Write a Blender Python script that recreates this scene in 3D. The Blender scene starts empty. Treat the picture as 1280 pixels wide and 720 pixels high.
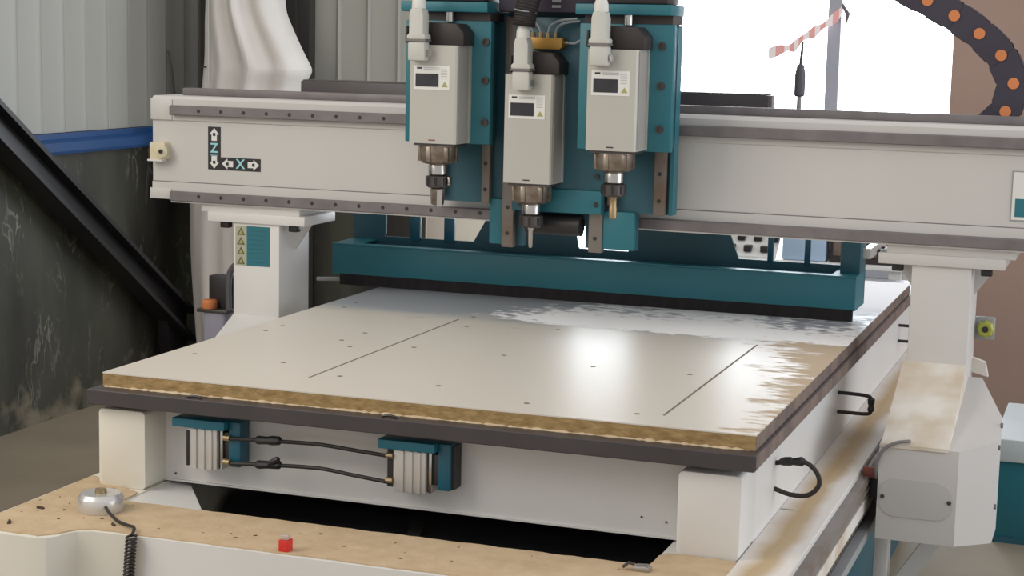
import bpy, bmesh, math, random
from mathutils import Vector, Matrix
random.seed(7)
scene = bpy.context.scene
COL = scene.collection
PI = math.pi

# ---------------------------------------------------------------- camera
cam_d = bpy.data.cameras.new('camera')
cam_d.sensor_width = 36.0
cam_d.lens = 2203.126 / 1280 * 36.0
cam = bpy.data.objects.new('camera', cam_d)
COL.objects.link(cam)
yaw, pitch, roll = -0.33861619, 0.14088995, 0.02281158
ca, sa = math.cos(yaw), math.sin(yaw)
cb, sb = math.cos(pitch), math.sin(pitch)
cc, sc = math.cos(roll), math.sin(roll)
MW = (Matrix(((cc, -sc, 0), (sc, cc, 0), (0, 0, 1))) @ Matrix(((1, 0, 0), (0, cb, -sb), (0, sb, cb)))
      @ Matrix(((1, 0, 0), (0, 0, -1), (0, 1, 0))) @ Matrix(((ca, -sa, 0), (sa, ca, 0), (0, 0, 1))))
m4 = Matrix((MW[0], -MW[1], -MW[2])).transposed().to_4x4()
m4.translation = CAMLOC = Vector((2.012, -3.081, 1.538))
cam.matrix_world = m4
scene.camera = cam

# ---------------------------------------------------------------- world and light
scene.view_settings.view_transform = 'Standard'
scene.view_settings.look = 'None'
scene.view_settings.gamma = 1.0
scene.view_settings.exposure = 0.0
scene.view_settings.use_curve_mapping = False
world = bpy.data.worlds.new('daylight')
scene.world = world
world.use_nodes = True
bg = world.node_tree.nodes['Background']
bg.inputs[0].default_value = (1.0, 0.975, 0.955, 1)
bg.inputs[1].default_value = 0.72

def area(name, loc, rot, sx, sy, power, col):
    d = bpy.data.lights.new(name, 'AREA'); d.shape = 'RECTANGLE'; d.size = sx; d.size_y = sy
    d.energy = power; d.color = col
    o = bpy.data.objects.new(name, d); COL.objects.link(o)
    o.location = loc; o.rotation_euler = rot
    o.visible_camera = True
    return o
# daylight arriving through the back window
area('window_daylight', (0.43, 4.22, 1.55), (-PI/2, 0, 0), 2.0, 2.1, 80, (0.86, 0.93, 1.0))
# added warm fill lamp, source assumed and unseen, ahead of the machine, high left
sl_ = area('assumed_warm_fill', (-1.7, -1.9, 3.0), (0, 0, 0), 2.2, 2.2, 72, (1.0, 0.93, 0.80))
sl_.rotation_euler = (Vector((0.3, 0.3, 0.7)) - Vector((-1.7, -1.9, 3.0))).to_track_quat('-Z', 'Y').to_euler()

# added cool fill lamp on the right, standing for an assumed, unseen opening
area('assumed_cool_side_fill', (5.2, 1.2, 1.9), (0, PI/2, 0), 2.6, 4.0, 85, (0.86, 0.92, 1.0))

# ---------------------------------------------------------------- materials
MATS = {}
def mat(name, col, rough=0.5, metal=0.0, var=0.08, scale=6.0, bump=0.0, bscale=60.0, spec=0.5, detail=4, col2=None, thr=None, stretch=None):
    if name in MATS: return MATS[name]
    m = bpy.data.materials.new(name); m.use_nodes = True
    nt = m.node_tree; N = nt.nodes; L = nt.links
    b = N['Principled BSDF']
    b.inputs['Roughness'].default_value = rough
    b.inputs['Metallic'].default_value = metal
    b.inputs['Specular IOR Level'].default_value = spec
    tc = N.new('ShaderNodeTexCoord'); src = tc.outputs['Object']
    if stretch:
        mp = N.new('ShaderNodeMapping'); mp.inputs['Scale'].default_value = stretch
        L.new(src, mp.inputs[0]); src = mp.outputs[0]
    nz = N.new('ShaderNodeTexNoise'); nz.inputs['Scale'].default_value = scale; nz.inputs['Detail'].default_value = detail
    L.new(src, nz.inputs['Vector'])
    rp = N.new('ShaderNodeValToRGB')
    c2 = col2 if col2 else tuple(c * (1 - 2 * var) for c in col)
    a, bb = thr if thr else (0.3, 0.7)
    rp.color_ramp.elements[0].position = a; rp.color_ramp.elements[0].color = (*c2, 1)
    rp.color_ramp.elements[1].position = bb; rp.color_ramp.elements[1].color = (*col, 1)
    L.new(nz.outputs[0], rp.inputs[0]); L.new(rp.outputs[0], b.inputs['Base Color'])
    if bump:
        n2 = N.new('ShaderNodeTexNoise'); n2.inputs['Scale'].default_value = bscale; n2.inputs['Detail'].default_value = 3
        L.new(src, n2.inputs['Vector'])
        bp = N.new('ShaderNodeBump'); bp.inputs['Strength'].default_value = bump; bp.inputs['Distance'].default_value = 0.01
        L.new(n2.outputs[0], bp.inputs['Height']); L.new(bp.outputs[0], b.inputs['Normal'])
    MATS[name] = m
    return m

WHITE = mat('white_paint', (0.72, 0.71, 0.695), 0.42, var=0.03, scale=4)
WARMLITW = mat('warm_lit_white_paint', (0.74, 0.71, 0.63), 0.42, var=0.03, scale=4)  # the bed's white with the warm light on its left side painted in
DUSTYW = mat('dusty_white_paint', (0.74, 0.71, 0.66), 0.6, col2=(0.58, 0.49, 0.38), scale=9, thr=(0.35, 0.62), detail=6)
GPAINT = mat('gantry_paint', (0.60, 0.585, 0.57), 0.45, var=0.025, scale=4)
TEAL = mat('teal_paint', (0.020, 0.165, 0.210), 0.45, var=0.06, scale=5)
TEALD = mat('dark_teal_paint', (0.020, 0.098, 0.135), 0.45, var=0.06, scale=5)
BRACKET = mat('blue_teal_paint', (0.012, 0.110, 0.170), 0.4, var=0.05)
SLAB = mat('dark_phenolic', (0.058, 0.050, 0.056), 0.38, var=0.12, scale=8)
SLABSIDE = mat('dusty_edge', (0.20, 0.145, 0.12), 0.6, col2=(0.115, 0.085, 0.078), scale=14, thr=(0.35, 0.65))
STEEL = mat('rail_steel', (0.215, 0.195, 0.20), 0.5, 0.3, var=0.12, scale=18)
DSTEEL = mat('dark_steel', (0.10, 0.09, 0.085), 0.42, 0.6, var=0.15, scale=30)
GREASY = mat('greasy_steel', (0.215, 0.19, 0.175), 0.5, 0.3, col2=(0.17, 0.12, 0.085), scale=9, thr=(0.3, 0.55))
CHROME = mat('polished_steel', (0.50, 0.48, 0.46), 0.24, 1.0, var=0.05)
NOSE = mat('worn_nose_steel', (0.34, 0.29, 0.24), 0.38, 0.7, col2=(0.16, 0.12, 0.09), scale=25, thr=(0.35, 0.65))
ALU = mat('anodised_aluminium', (0.62, 0.60, 0.57), 0.35, 0.35, var=0.04)
SPGREY = mat('spindle_grey', (0.50, 0.49, 0.45), 0.4, 0.15, var=0.03)
SPSIDE = mat('spindle_side_grey', (0.42, 0.39, 0.36), 0.45, 0.15, var=0.05)
PLUG = mat('plug_grey', (0.56, 0.56, 0.52), 0.5, var=0.04)
PLUGW = mat('plug_gland_white', (0.72, 0.72, 0.68), 0.5, var=0.03)
BLACK = mat('black_plastic', (0.022, 0.020, 0.022), 0.45, var=0.15)
BROWNBLK = mat('brown_black_casting', (0.045, 0.034, 0.033), 0.5, var=0.15, scale=12)
RUBBER = mat('black_rubber', (0.03, 0.024, 0.024), 0.6, var=0.2, scale=20)
BRISTLE = mat('black_bristle', (0.014, 0.011, 0.013), 0.8, var=0.3, scale=60, stretch=(1, 1, 0.1))
BRASS = mat('brass', (0.36, 0.27, 0.15), 0.4, 0.6, var=0.1)
BRASSY = mat('yellow_anodised', (0.46, 0.25, 0.05), 0.45, 0.3, var=0.1, scale=20)
ORANGE = mat('orange_plastic', (0.68, 0.23, 0.08), 0.5, var=0.06)
RED = mat('red_plastic', (0.68, 0.03, 0.02), 0.4, var=0.05)
REDBR = mat('rust_red_wiper', (0.26, 0.07, 0.055), 0.6, var=0.1)
YELLOW = mat('yellowed_plastic', (0.62, 0.52, 0.22), 0.5, col2=(0.70, 0.64, 0.48), scale=14)
GREENY = mat('yellow_green_plastic', (0.42, 0.44, 0.07), 0.5, var=0.1)
CLOTH = mat('filter_cloth', (0.80, 0.765, 0.73), 0.9, var=0.04, scale=6, bump=0.15, bscale=14)
CHAIN = mat('chain_plastic', (0.045, 0.038, 0.060), 0.5, var=0.12)
STICKW = mat('sticker_white', (0.76, 0.76, 0.74), 0.45, var=0.02)
STICKK = mat('sticker_black', (0.022, 0.020, 0.022), 0.4, var=0.05)
STICKC = mat('sticker_cyan', (0.32, 0.66, 0.74), 0.4, var=0.02)
SCREEN = mat('display_dark', (0.030, 0.028, 0.036), 0.3, var=0.2, scale=40)
WARN = mat('warning_yellow', (0.40, 0.38, 0.13), 0.5, var=0.03)
WARNBG = mat('warning_ground', (0.42, 0.43, 0.32), 0.5, var=0.03)
OLIVE = mat('warning_symbol', (0.13, 0.12, 0.06), 0.5, var=0.03)
BLUE = mat('blue_trim_paint', (0.012, 0.075, 0.24), 0.45, var=0.15, scale=3)
TANK = mat('smoky_tank', (0.34, 0.33, 0.42), 0.2, var=0.1, scale=8)
TAPEW = mat('tape_white', (0.95, 0.86, 0.86), 0.5, var=0.03)
TAPER = mat('tape_red', (0.88, 0.42, 0.40), 0.5, var=0.05)
CONNGREY = mat('grey_rubber', (0.12, 0.115, 0.13), 0.5, var=0.1)
MULL = mat('mullion_grey', (0.36, 0.37, 0.43), 0.5, var=0.04)
CABLEG = mat('grey_cable', (0.22, 0.21, 0.21), 0.5, var=0.05)
TUBEG = mat('grey_air_tube', (0.34, 0.37, 0.40), 0.35, var=0.05)
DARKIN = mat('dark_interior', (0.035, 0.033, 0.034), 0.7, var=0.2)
PIPE = mat('dark_pipe', (0.035, 0.035, 0.038), 0.3, var=0.2)
GREYSTRIP = mat('grey_strip', (0.34, 0.35, 0.36), 0.5, var=0.05)
WOOD = mat('particle_core', (0.40, 0.27, 0.12), 0.8, col2=(0.26, 0.165, 0.065), scale=75, thr=(0.35, 0.65), detail=5, stretch=(0.5, 1, 1), bump=0.25, bscale=160)
SAW = mat('sawdust', (0.56, 0.425, 0.275), 0.95, col2=(0.47, 0.345, 0.21), scale=26, thr=(0.3, 0.7), detail=8, bump=0.2, bscale=140)
PALEDUST = mat('pale_dust', (0.62, 0.52, 0.38), 0.95, col2=(0.50, 0.38, 0.24), scale=40, detail=6)
CHIP = mat('wood_chip', (0.09, 0.055, 0.03), 0.8, var=0.3, scale=40)
GROOVE = mat('groove_brown', (0.20, 0.165, 0.125), 0.8, var=0.08, scale=20)
FLOORM = mat('concrete_floor', (0.33, 0.275, 0.20), 0.55, col2=(0.25, 0.21, 0.155), scale=2.2, thr=(0.3, 0.7), detail=8, bump=0.1, bscale=30)
PANEL = mat('sheet_panel', (0.41, 0.41, 0.372), 0.45, col2=(0.335, 0.335, 0.305), scale=1.6, thr=(0.35, 0.65), stretch=(1, 1, 0.12), detail=3)
BROWNW = mat('brown_board_wall', (0.36, 0.245, 0.20), 0.7, col2=(0.30, 0.20, 0.16), scale=1.3, thr=(0.3, 0.7))
BRACEM = mat('black_steel_beam', (0.016, 0.015, 0.018), 0.4, var=0.2, scale=7)
DOORD = mat('dark_grey_door', (0.060, 0.055, 0.050), 0.6, var=0.1, scale=2)

def dado_material():
    m = bpy.data.materials.new('scratched_dark_dado'); m.use_nodes = True
    nt = m.node_tree; N = nt.nodes; L = nt.links; b = N['Principled BSDF']
    b.inputs['Roughness'].default_value = 0.5
    tc = N.new('ShaderNodeTexCoord')
    mp = N.new('ShaderNodeMapping'); mp.inputs['Scale'].default_value = (3, 2.0, 0.7); L.new(tc.outputs['Object'], mp.inputs[0])
    n1 = N.new('ShaderNodeTexNoise'); n1.inputs['Scale'].default_value = 1.4; n1.inputs['Detail'].default_value = 6; L.new(mp.outputs[0], n1.inputs['Vector'])
    r1 = N.new('ShaderNodeValToRGB'); e = r1.color_ramp.elements
    e[0].position = 0.35; e[0].color = (0.020, 0.018, 0.017, 1); e[1].position = 0.68; e[1].color = (0.075, 0.078, 0.056, 1)
    L.new(n1.outputs[0], r1.inputs[0])
    # fine pale scratches, thin bands of a distorted noise, patchy
    mp2 = N.new('ShaderNodeMapping'); mp2.inputs['Scale'].default_value = (2, 7, 2.2); L.new(tc.outputs['Object'], mp2.inputs[0])
    n2 = N.new('ShaderNodeTexNoise'); n2.inputs['Scale'].default_value = 1.5; n2.inputs['Detail'].default_value = 3; n2.inputs['Distortion'].default_value = 1.0
    L.new(mp2.outputs[0], n2.inputs['Vector'])
    r2 = N.new('ShaderNodeValToRGB'); e = r2.color_ramp.elements
    e[0].position = 0.484; e[0].color = (0, 0, 0, 1); e[1].position = 0.516; e[1].color = (0, 0, 0, 1)
    k = e.new(0.5); k.color = (1, 1, 1, 1)
    L.new(n2.outputs[0], r2.inputs[0])
    n3 = N.new('ShaderNodeTexNoise'); n3.inputs['Scale'].default_value = 3.4; L.new(tc.outputs['Object'], n3.inputs['Vector'])
    r3 = N.new('ShaderNodeValToRGB'); e = r3.color_ramp.elements
    e[0].position = 0.46; e[0].color = (0, 0, 0, 1); e[1].position = 0.66; e[1].color = (0.8, 0.8, 0.8, 1)
    L.new(n3.outputs[0], r3.inputs[0])
    mu = N.new('ShaderNodeMath'); mu.operation = 'MULTIPLY'; L.new(r2.outputs[0], mu.inputs[0]); L.new(r3.outputs[0], mu.inputs[1])
    mx = N.new('ShaderNodeMixRGB'); L.new(mu.outputs[0], mx.inputs[0]); L.new(r1.outputs[0], mx.inputs[1]); mx.inputs[2].default_value = (0.30, 0.30, 0.25, 1)
    # crumbling plaster along the foot of the wall
    sx = N.new('ShaderNodeSeparateXYZ'); L.new(tc.outputs['Object'], sx.inputs[0])
    n4 = N.new('ShaderNodeTexNoise'); n4.inputs['Scale'].default_value = 9; n4.inputs['Detail'].default_value = 8; L.new(tc.outputs['Object'], n4.inputs['Vector'])
    mr = N.new('ShaderNodeMapRange'); mr.inputs['From Min'].default_value = 0.28; mr.inputs['From Max'].default_value = 0.03
    mr.inputs['To Min'].default_value = -0.25; mr.inputs['To Max'].default_value = 0.12
    L.new(sx.outputs[2], mr.inputs['Value'])
    ad = N.new('ShaderNodeMath'); L.new(n4.outputs[0], ad.inputs[0]); L.new(mr.outputs[0], ad.inputs[1])
    r4 = N.new('ShaderNodeValToRGB'); e = r4.color_ramp.elements
    e[0].position = 0.52; e[0].color = (0, 0, 0, 1); e[1].position = 0.72; e[1].color = (0.8, 0.8, 0.8, 1)
    L.new(ad.outputs[0], r4.inputs[0])
    m2 = N.new('ShaderNodeMixRGB'); L.new(r4.outputs[0], m2.inputs[0]); L.new(mx.outputs[0], m2.inputs[1]); m2.inputs[2].default_value = (0.26, 0.22, 0.16, 1)
    L.new(m2.outputs[0], b.inputs['Base Color'])
    return m
DADO = dado_material()

def board_material():
    """melamine face: glossy cream, a streaky brown layer of dust on one side, white powder lying past the cut area"""
    m = bpy.data.materials.new('dusty_melamine'); m.use_nodes = True
    nt = m.node_tree; N = nt.nodes; L = nt.links; b = N['Principled BSDF']
    b.inputs['Specular IOR Level'].default_value = 0.36
    tc = N.new('ShaderNodeTexCoord'); sp = N.new('ShaderNodeSeparateXYZ'); L.new(tc.outputs['Object'], sp.inputs[0])
    def mapr(sock, a, c, lo=0.0, hi=1.0):
        n = N.new('ShaderNodeMapRange'); n.inputs['From Min'].default_value = a; n.inputs['From Max'].default_value = c
        n.inputs['To Min'].default_value = lo; n.inputs['To Max'].default_value = hi; L.new(sock, n.inputs['Value']); return n.outputs[0]
    def math_(op, a, c):
        n = N.new('ShaderNodeMath'); n.operation = op
        for i, v in enumerate((a, c)):
            if isinstance(v, float): n.inputs[i].default_value = v
            else: L.new(v, n.inputs[i])
        return n.outputs[0]
    def noise(scale, stretch, detail=6):
        mp = N.new('ShaderNodeMapping'); mp.inputs['Scale'].default_value = stretch; L.new(tc.outputs['Object'], mp.inputs[0])
        n = N.new('ShaderNodeTexNoise'); n.inputs['Scale'].default_value = scale; n.inputs['Detail'].default_value = detail
        L.new(mp.outputs[0], n.inputs['Vector']); return n.outputs[0]
    X, Y = sp.outputs[0], sp.outputs[1]
    # brown dust
    n1 = noise(9, (1.5, 3.4, 1))
    zone = math_('ADD', mapr(X, 1.14, 1.38, -0.34, 0.13), mapr(Y, 0.30, 1.05, -0.06, 0.20))
    brown = math_('MULTIPLY', mapr(math_('ADD', n1, zone), 0.52, 0.66), mapr(Y, 1.10, 1.085))
    # blue-grey shade of the hood painted in with a ragged front, then white powder: a dense drift, thinning into specks
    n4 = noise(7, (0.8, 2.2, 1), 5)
    hood_shade = mapr(math_('ADD', math_('MULTIPLY', n4, 0.16), Y), 1.10, 1.21)
    n2 = noise(24, (1.0, 1.7, 1), 9)
    n3 = noise(3.5, (1, 1, 1), 2)
    zone2 = math_('ADD', mapr(Y, 0.99, 1.10, -0.60, 0.30), mapr(X, 0.36, 0.70, -0.50, 0.02))
    zone2 = math_('ADD', zone2, mapr(Y, 1.16, 1.34, 0.0, -0.22))
    zone2 = math_('ADD', zone2, mapr(X, 1.05, 1.30, 0.0, -0.10))
    powder = mapr(math_('ADD', math_('ADD', n2, math_('MULTIPLY', math_('SUBTRACT', n3, 0.5), 0.45)), zone2), 0.47, 0.60)
    powder = math_('MAXIMUM', powder, mapr(Y, 1.55, 1.75))
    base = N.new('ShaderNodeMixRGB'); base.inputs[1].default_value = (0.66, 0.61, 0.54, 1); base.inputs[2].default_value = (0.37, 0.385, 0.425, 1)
    L.new(hood_shade, base.inputs[0])
    c1 = N.new('ShaderNodeMixRGB'); L.new(brown, c1.inputs[0]); L.new(base.outputs[0], c1.inputs[1]); c1.inputs[2].default_value = (0.50, 0.385, 0.265, 1)
    c2 = N.new('ShaderNodeMixRGB'); L.new(powder, c2.inputs[0]); L.new(c1.outputs[0], c2.inputs[1]); c2.inputs[2].default_value = (0.95, 0.95, 0.97, 1)
    L.new(c2.outputs[0], b.inputs['Base Color'])
    rg = math_('ADD', math_('MULTIPLY', brown, 0.45), math_('MULTIPLY', powder, 0.5))
    L.new(math_('MINIMUM', math_('ADD', rg, 0.35), 0.85), b.inputs['Roughness'])
    return m
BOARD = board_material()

def ledge_material():
    """white painted ledge with a band of settled sawdust along its middle"""
    m = bpy.data.materials.new('ledge_with_sawdust'); m.use_nodes = True
    nt = m.node_tree; N = nt.nodes; L = nt.links; b = N['Principled BSDF']; b.inputs['Roughness'].default_value = 0.6
    tc = N.new('ShaderNodeTexCoord'); sp = N.new('ShaderNodeSeparateXYZ'); L.new(tc.outputs['Object'], sp.inputs[0])
    nz = N.new('ShaderNodeTexNoise'); nz.inputs['Scale'].default_value = 7; nz.inputs['Detail'].default_value = 7; L.new(tc.outputs['Object'], nz.inputs['Vector'])
    r = N.new('ShaderNodeValToRGB'); e = r.color_ramp.elements
    for p, v in ((0.10, 0.15), (0.40, 1.0), (0.62, 0.9)):
        k = e.new(p); k.color = (v, v, v, 1)
    e[0].color = (0, 0, 0, 1); e[len(e) - 1].position = 0.85; e[len(e) - 1].color = (0, 0, 0, 1)
    mr = N.new('ShaderNodeMapRange'); mr.inputs['From Min'].default_value = 0.672; mr.inputs['From Max'].default_value = 0.775
    L.new(sp.outputs[0], mr.inputs['Value'])
    ad = N.new('ShaderNodeMath'); ad.operation = 'MULTIPLY_ADD'; L.new(nz.outputs[0], ad.inputs[0]); ad.inputs[1].default_value = 0.5
    sb_ = N.new('ShaderNodeMath'); sb_.operation = 'SUBTRACT'; L.new(mr.outputs[0], sb_.inputs[0]); sb_.inputs[1].default_value = 0.25
    L.new(sb_.outputs[0], ad.inputs[2]); L.new(ad.outputs[0], r.inputs[0])
    mx = N.new('ShaderNodeMixRGB'); L.new(r.outputs[0], mx.inputs[0]); mx.inputs[1].default_value = (0.74, 0.70, 0.66, 1); mx.inputs[2].default_value = (0.50, 0.36, 0.20, 1)
    L.new(mx.outputs[0], b.inputs['Base Color'])
    return m
LEDGE = ledge_material()

# ---------------------------------------------------------------- mesh helpers (world coordinates, metres)
def box(bm, x0, x1, y0, y1, z0, z1, bev=0.0, seg=2):
    vs = [bm.verts.new((x, y, z)) for x in (x0, x1) for y in (y0, y1) for z in (z0, z1)]
    fs = [(0, 1, 3, 2), (4, 6, 7, 5), (0, 4, 5, 1), (2, 3, 7, 6), (0, 2, 6, 4), (1, 5, 7, 3)]
    faces = [bm.faces.new([vs[i] for i in f]) for f in fs]
    if bev:
        es = list({e for f in faces for e in f.edges})
        bmesh.ops.bevel(bm, geom=es, offset=bev, segments=seg, affect='EDGES', profile=0.5)
    return bm
def B(x0, x1, y0, y1, z0, z1, bev=0.0, seg=2):
    return box(bmesh.new(), x0, x1, y0, y1, z0, z1, bev, seg)
def prism(bm, pts, axis, a, b, bev=0.0):
    """extrude a 2-D outline along axis from a to b; outline coords are the two other axes in xyz order"""
    def P(p, t):
        return {'x': (t, p[0], p[1]), 'y': (p[0], t, p[1]), 'z': (p[0], p[1], t)}[axis]
    va = [bm.verts.new(P(p, a)) for p in pts]; vb = [bm.verts.new(P(p, b)) for p in pts]
    n = len(pts); faces = [bm.faces.new(va), bm.faces.new(vb[::-1])]
    for i in range(n):
        j = (i + 1) % n
        faces.append(bm.faces.new((va[i], vb[i], vb[j], va[j])))
    bmesh.ops.recalc_face_normals(bm, faces=faces)
    if bev:
        es = list({e for f in faces for e in f.edges})
        bmesh.ops.bevel(bm, geom=es, offset=bev, segments=2, affect='EDGES', profile=0.5)
    return bm
def PR(pts, axis, a, b, bev=0.0): return prism(bmesh.new(), pts, axis, a, b, bev)
def hexa(bm, c):
    """eight corners: bottom 4 (ccw) then top 4"""
    v = [bm.verts.new(p) for p in c]
    fs = [bm.faces.new([v[i] for i in f]) for f in ((3, 2, 1, 0), (4, 5, 6, 7), (0, 1, 5, 4), (1, 2, 6, 5), (2, 3, 7, 6), (3, 0, 4, 7))]
    bmesh.ops.recalc_face_normals(bm, faces=fs)
    return bm
def tube(bm, pts, r, n=10, closed=False):
    pts = [Vector(p) for p in pts]; k = len(pts)
    rs = r if isinstance(r, (list, tuple)) else [r] * k
    t0 = (pts[1] - pts[0]).normalized()
    up = Vector((0, 0, 1)) if abs(t0.z) < 0.9 else Vector((1, 0, 0))
    u = t0.cross(up).normalized(); rings = []
    for i, p in enumerate(pts):
        t = (pts[min(i + 1, k - 1)] - pts[max(i - 1, 0)]).normalized()
        u = (u - t * u.dot(t)).normalized(); w = t.cross(u)
        rings.append([bm.verts.new(p + (u * math.cos(2 * PI * j / n) + w * math.sin(2 * PI * j / n)) * rs[i]) for j in range(n)])
    fs = []
    for a, b in zip(rings, rings[1:]):
        for j in range(n): fs.append(bm.faces.new((a[j], a[(j + 1) % n], b[(j + 1) % n], b[j])))
    fs.append(bm.faces.new(rings[0][::-1])); fs.append(bm.faces.new(rings[-1]))
    bmesh.ops.recalc_face_normals(bm, faces=fs)
    return bm
def T(pts, r, n=10): return tube(bmesh.new(), pts, r, n)
def lathe(bm, cx, cy, prof, n=20):
    return tube_profile(bm, Vector((cx, cy, 0)), Vector((0, 0, 1)), prof, n)
def tube_profile(bm, o, d, prof, n=20):
    """prof: (radius, distance along d)"""
    d = d.normalized(); up = Vector((1, 0, 0)) if abs(d.x) < 0.9 else Vector((0, 0, 1))
    u = d.cross(up).normalized(); w = d.cross(u); rings = []
    for r, z in prof:
        rings.append([bm.verts.new(o + d * z + (u * math.cos(2 * PI * j / n) + w * math.sin(2 * PI * j / n)) * r) for j in range(n)])
    fs = []
    for a, b in zip(rings, rings[1:]):
        for j in range(n): fs.append(bm.faces.new((a[j], a[(j + 1) % n], b[(j + 1) % n], b[j])))
    fs.append(bm.faces.new(rings[0])); fs.append(bm.faces.new(rings[-1][::-1]))
    bmesh.ops.recalc_face_normals(bm, faces=fs)
    return bm
def disc_y(cx, y0, y1, cz, r, n=14):
    return tube_profile(bmesh.new(), Vector((cx, y0, cz)), Vector((0, 1, 0)), [(r, 0), (r, y1 - y0)], n)
def spline(pts, n=8):
    """Catmull-Rom through the points"""
    P = [Vector(p) for p in pts]; out = []
    for i in range(len(P) - 1):
        a = P[max(i - 1, 0)]; b = P[i]; c = P[i + 1]; d = P[min(i + 2, len(P) - 1)]
        for k in range(n):
            t = k / n
            out.append(0.5 * ((2 * b) + (c - a) * t + (2 * a - 5 * b + 4 * c - d) * t * t + (3 * b - a - 3 * c + d) * t ** 3))
    out.append(P[-1]); return out
def roundrect(x0, x1, z0, z1, r, n=5):
    out = []
    for cx, cz, a in ((x1 - r, z1 - r, 0), (x0 + r, z1 - r, 90), (x0 + r, z0 + r, 180), (x1 - r, z0 + r, 270)):
        for k in range(n + 1):
            t = math.radians(a + 90 * k / n); out.append((cx + r * math.cos(t), cz + r * math.sin(t)))
    return out

def wloc(o):
    v = Vector((0, 0, 0))
    while o: v += o.location; o = o.parent
    return v
def finish(me, smooth=True):
    if smooth:
        for p in me.polygons: p.use_smooth = True
        me.set_sharp_from_angle(angle=math.radians(32))
def obj(name, bm, m, parent=None, smooth=True):
    me = bpy.data.meshes.new(name)
    if parent:
        bmesh.ops.translate(bm, verts=bm.verts, vec=-wloc(parent))
    bmesh.ops.recalc_face_normals(bm, faces=bm.faces)
    bm.to_mesh(me); bm.free(); me.materials.append(m); finish(me, smooth)
    o = bpy.data.objects.new(name, me); COL.objects.link(o); o.parent = parent
    return o
def objs(name, me, loc, parent=None):
    """another object on shared mesh data at a world location"""
    o = bpy.data.objects.new(name, me); COL.objects.link(o); o.parent = parent
    o.location = Vector(loc) - (wloc(parent) if parent else Vector((0, 0, 0)))
    return o
def mesh_of(name, bm, m):
    me = bpy.data.meshes.new(name); bmesh.ops.recalc_face_normals(bm, faces=bm.faces); bm.to_mesh(me); bm.free(); me.materials.append(m); finish(me); return me
def tag(o, label, cat, group=None, kind=None):
    if label: o['label'] = label
    if cat: o['category'] = cat
    if group: o['group'] = group
    if kind: o['kind'] = kind
    return o
def thing(name, label, cat, loc, group=None):
    o = bpy.data.objects.new(name, None); COL.objects.link(o); o.location = loc; o.empty_display_size = 0.1
    return tag(o, label, cat, group)
def struct(name, bm, m, parent=None):
    o = obj(name, bm, m, parent, smooth=False)
    if not parent: o['kind'] = 'structure'
    return o
def text_mesh(s, size):
    cu = bpy.data.curves.new('letter', 'FONT'); cu.body = s; cu.size = size; cu.align_x = 'CENTER'; cu.align_y = 'CENTER'; cu.extrude = 0.0004; cu.offset = size * 0.02
    t = bpy.data.objects.new('letter', cu); COL.objects.link(t)
    dg = bpy.context.evaluated_depsgraph_get(); dg.update()
    me = bpy.data.meshes.new_from_object(t.evaluated_get(dg)); bpy.data.objects.remove(t); bpy.data.curves.remove(cu)
    return me

# ================================================================ THE ROOM
XW, YB = -1.97, 4.0
fl = struct('floor', B(-2.2, 7.0, -6.0, 4.4, -0.1, 0.0), FLOORM)
# left wall: dark dado, blue strip, sheet panels
wl = struct('wall_left', B(XW - 0.25, XW - 0.03, -1.0, YB + 0.25, 0.0, 3.3), PANEL)
struct('dado', B(XW - 0.03, XW, -1.0, YB, 0.0, 1.05), DADO, wl)
wp = bmesh.new()
prism(wp, [(XW - 0.03, 0.0), (XW - 0.012, 0.0), (XW - 0.012, 0.105), (XW - 0.009, 0.120), (XW - 0.007, 0.132), (XW - 0.009, 0.145), (XW - 0.0135, 0.151), (XW - 0.012, 0.155), (XW - 0.03, 0.155)], 'z', 1.13, 3.3)
panel_left = mesh_of('wall_panel', wp, PANEL)
for i in range(32):
    objs('wall_panel', panel_left, (0, -0.96 + 0.155 * i, 0), wl)
t1 = struct('trim_1', PR([(XW - 0.03, 1.05), (XW + 0.045, 1.05), (XW + 0.05, 1.062), (XW + 0.05, 1.095), (XW + 0.02, 1.108), (XW + 0.02, 1.128), (XW - 0.03, 1.128)], 'y', -1.0, YB), BLUE)
# back wall, left of the window
wb = struct('wall_back', B(XW - 0.03, -0.45, YB + 0.03, YB + 0.25, 0.0, 3.3), PANEL)
struct('dado', B(-1.42, -0.45, YB, YB + 0.03, 0.0, 1.05), DADO, wb)
bp_ = bmesh.new()
prism(bp_, [(0, YB + 0.03), (0, YB + 0.012), (0.112, YB + 0.012), (0.122, YB + 0.002), (0.130, YB - 0.004), (0.138, YB + 0.004), (0.142, YB + 0.012), (0.142, YB + 0.03)], 'z', 1.05, 3.3)
panel_back = mesh_of('wall_panel', bp_, PANEL)
for i in range(7):
    objs('wall_panel', panel_back, (-1.585 + 0.142 * i + 0.142, 0, 0), wb)
# back wall, right of the window: brown boarding
wr = struct('wall_right', B(1.31, 4.2, YB, YB + 0.25, 0.0, 3.3), BROWNW)
# below and above the window
ws = struct('wall_sill', B(-0.45, 1.31, YB + 0.02, YB + 0.25, 0.0, 0.62), PANEL)
wt = struct('wall_lintel', B(-0.45, 1.31, YB + 0.02, YB + 0.25, 2.45, 3.3), PANEL)
d1 = struct('door_1', B(-1.96, -1.43, YB - 0.05, YB + 0.01, 0.0, 2.5), DOORD)
struct('door_panel', B(-1.90, -1.49, YB - 0.062, YB - 0.05, 0.12, 2.4), DOORD, d1)
w1 = struct('window_1', B(-0.45, 1.31, YB + 0.01, YB + 0.07, 0.62, 0.66), MULL)
struct('mullion', B(0.825, 0.876, YB - 0.02, YB + 0.06, 0.66, 2.41), MULL, w1)
struct('window_head', B(-0.45, 1.31, YB + 0.01, YB + 0.07, 2.41, 2.45), MULL, w1)

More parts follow.
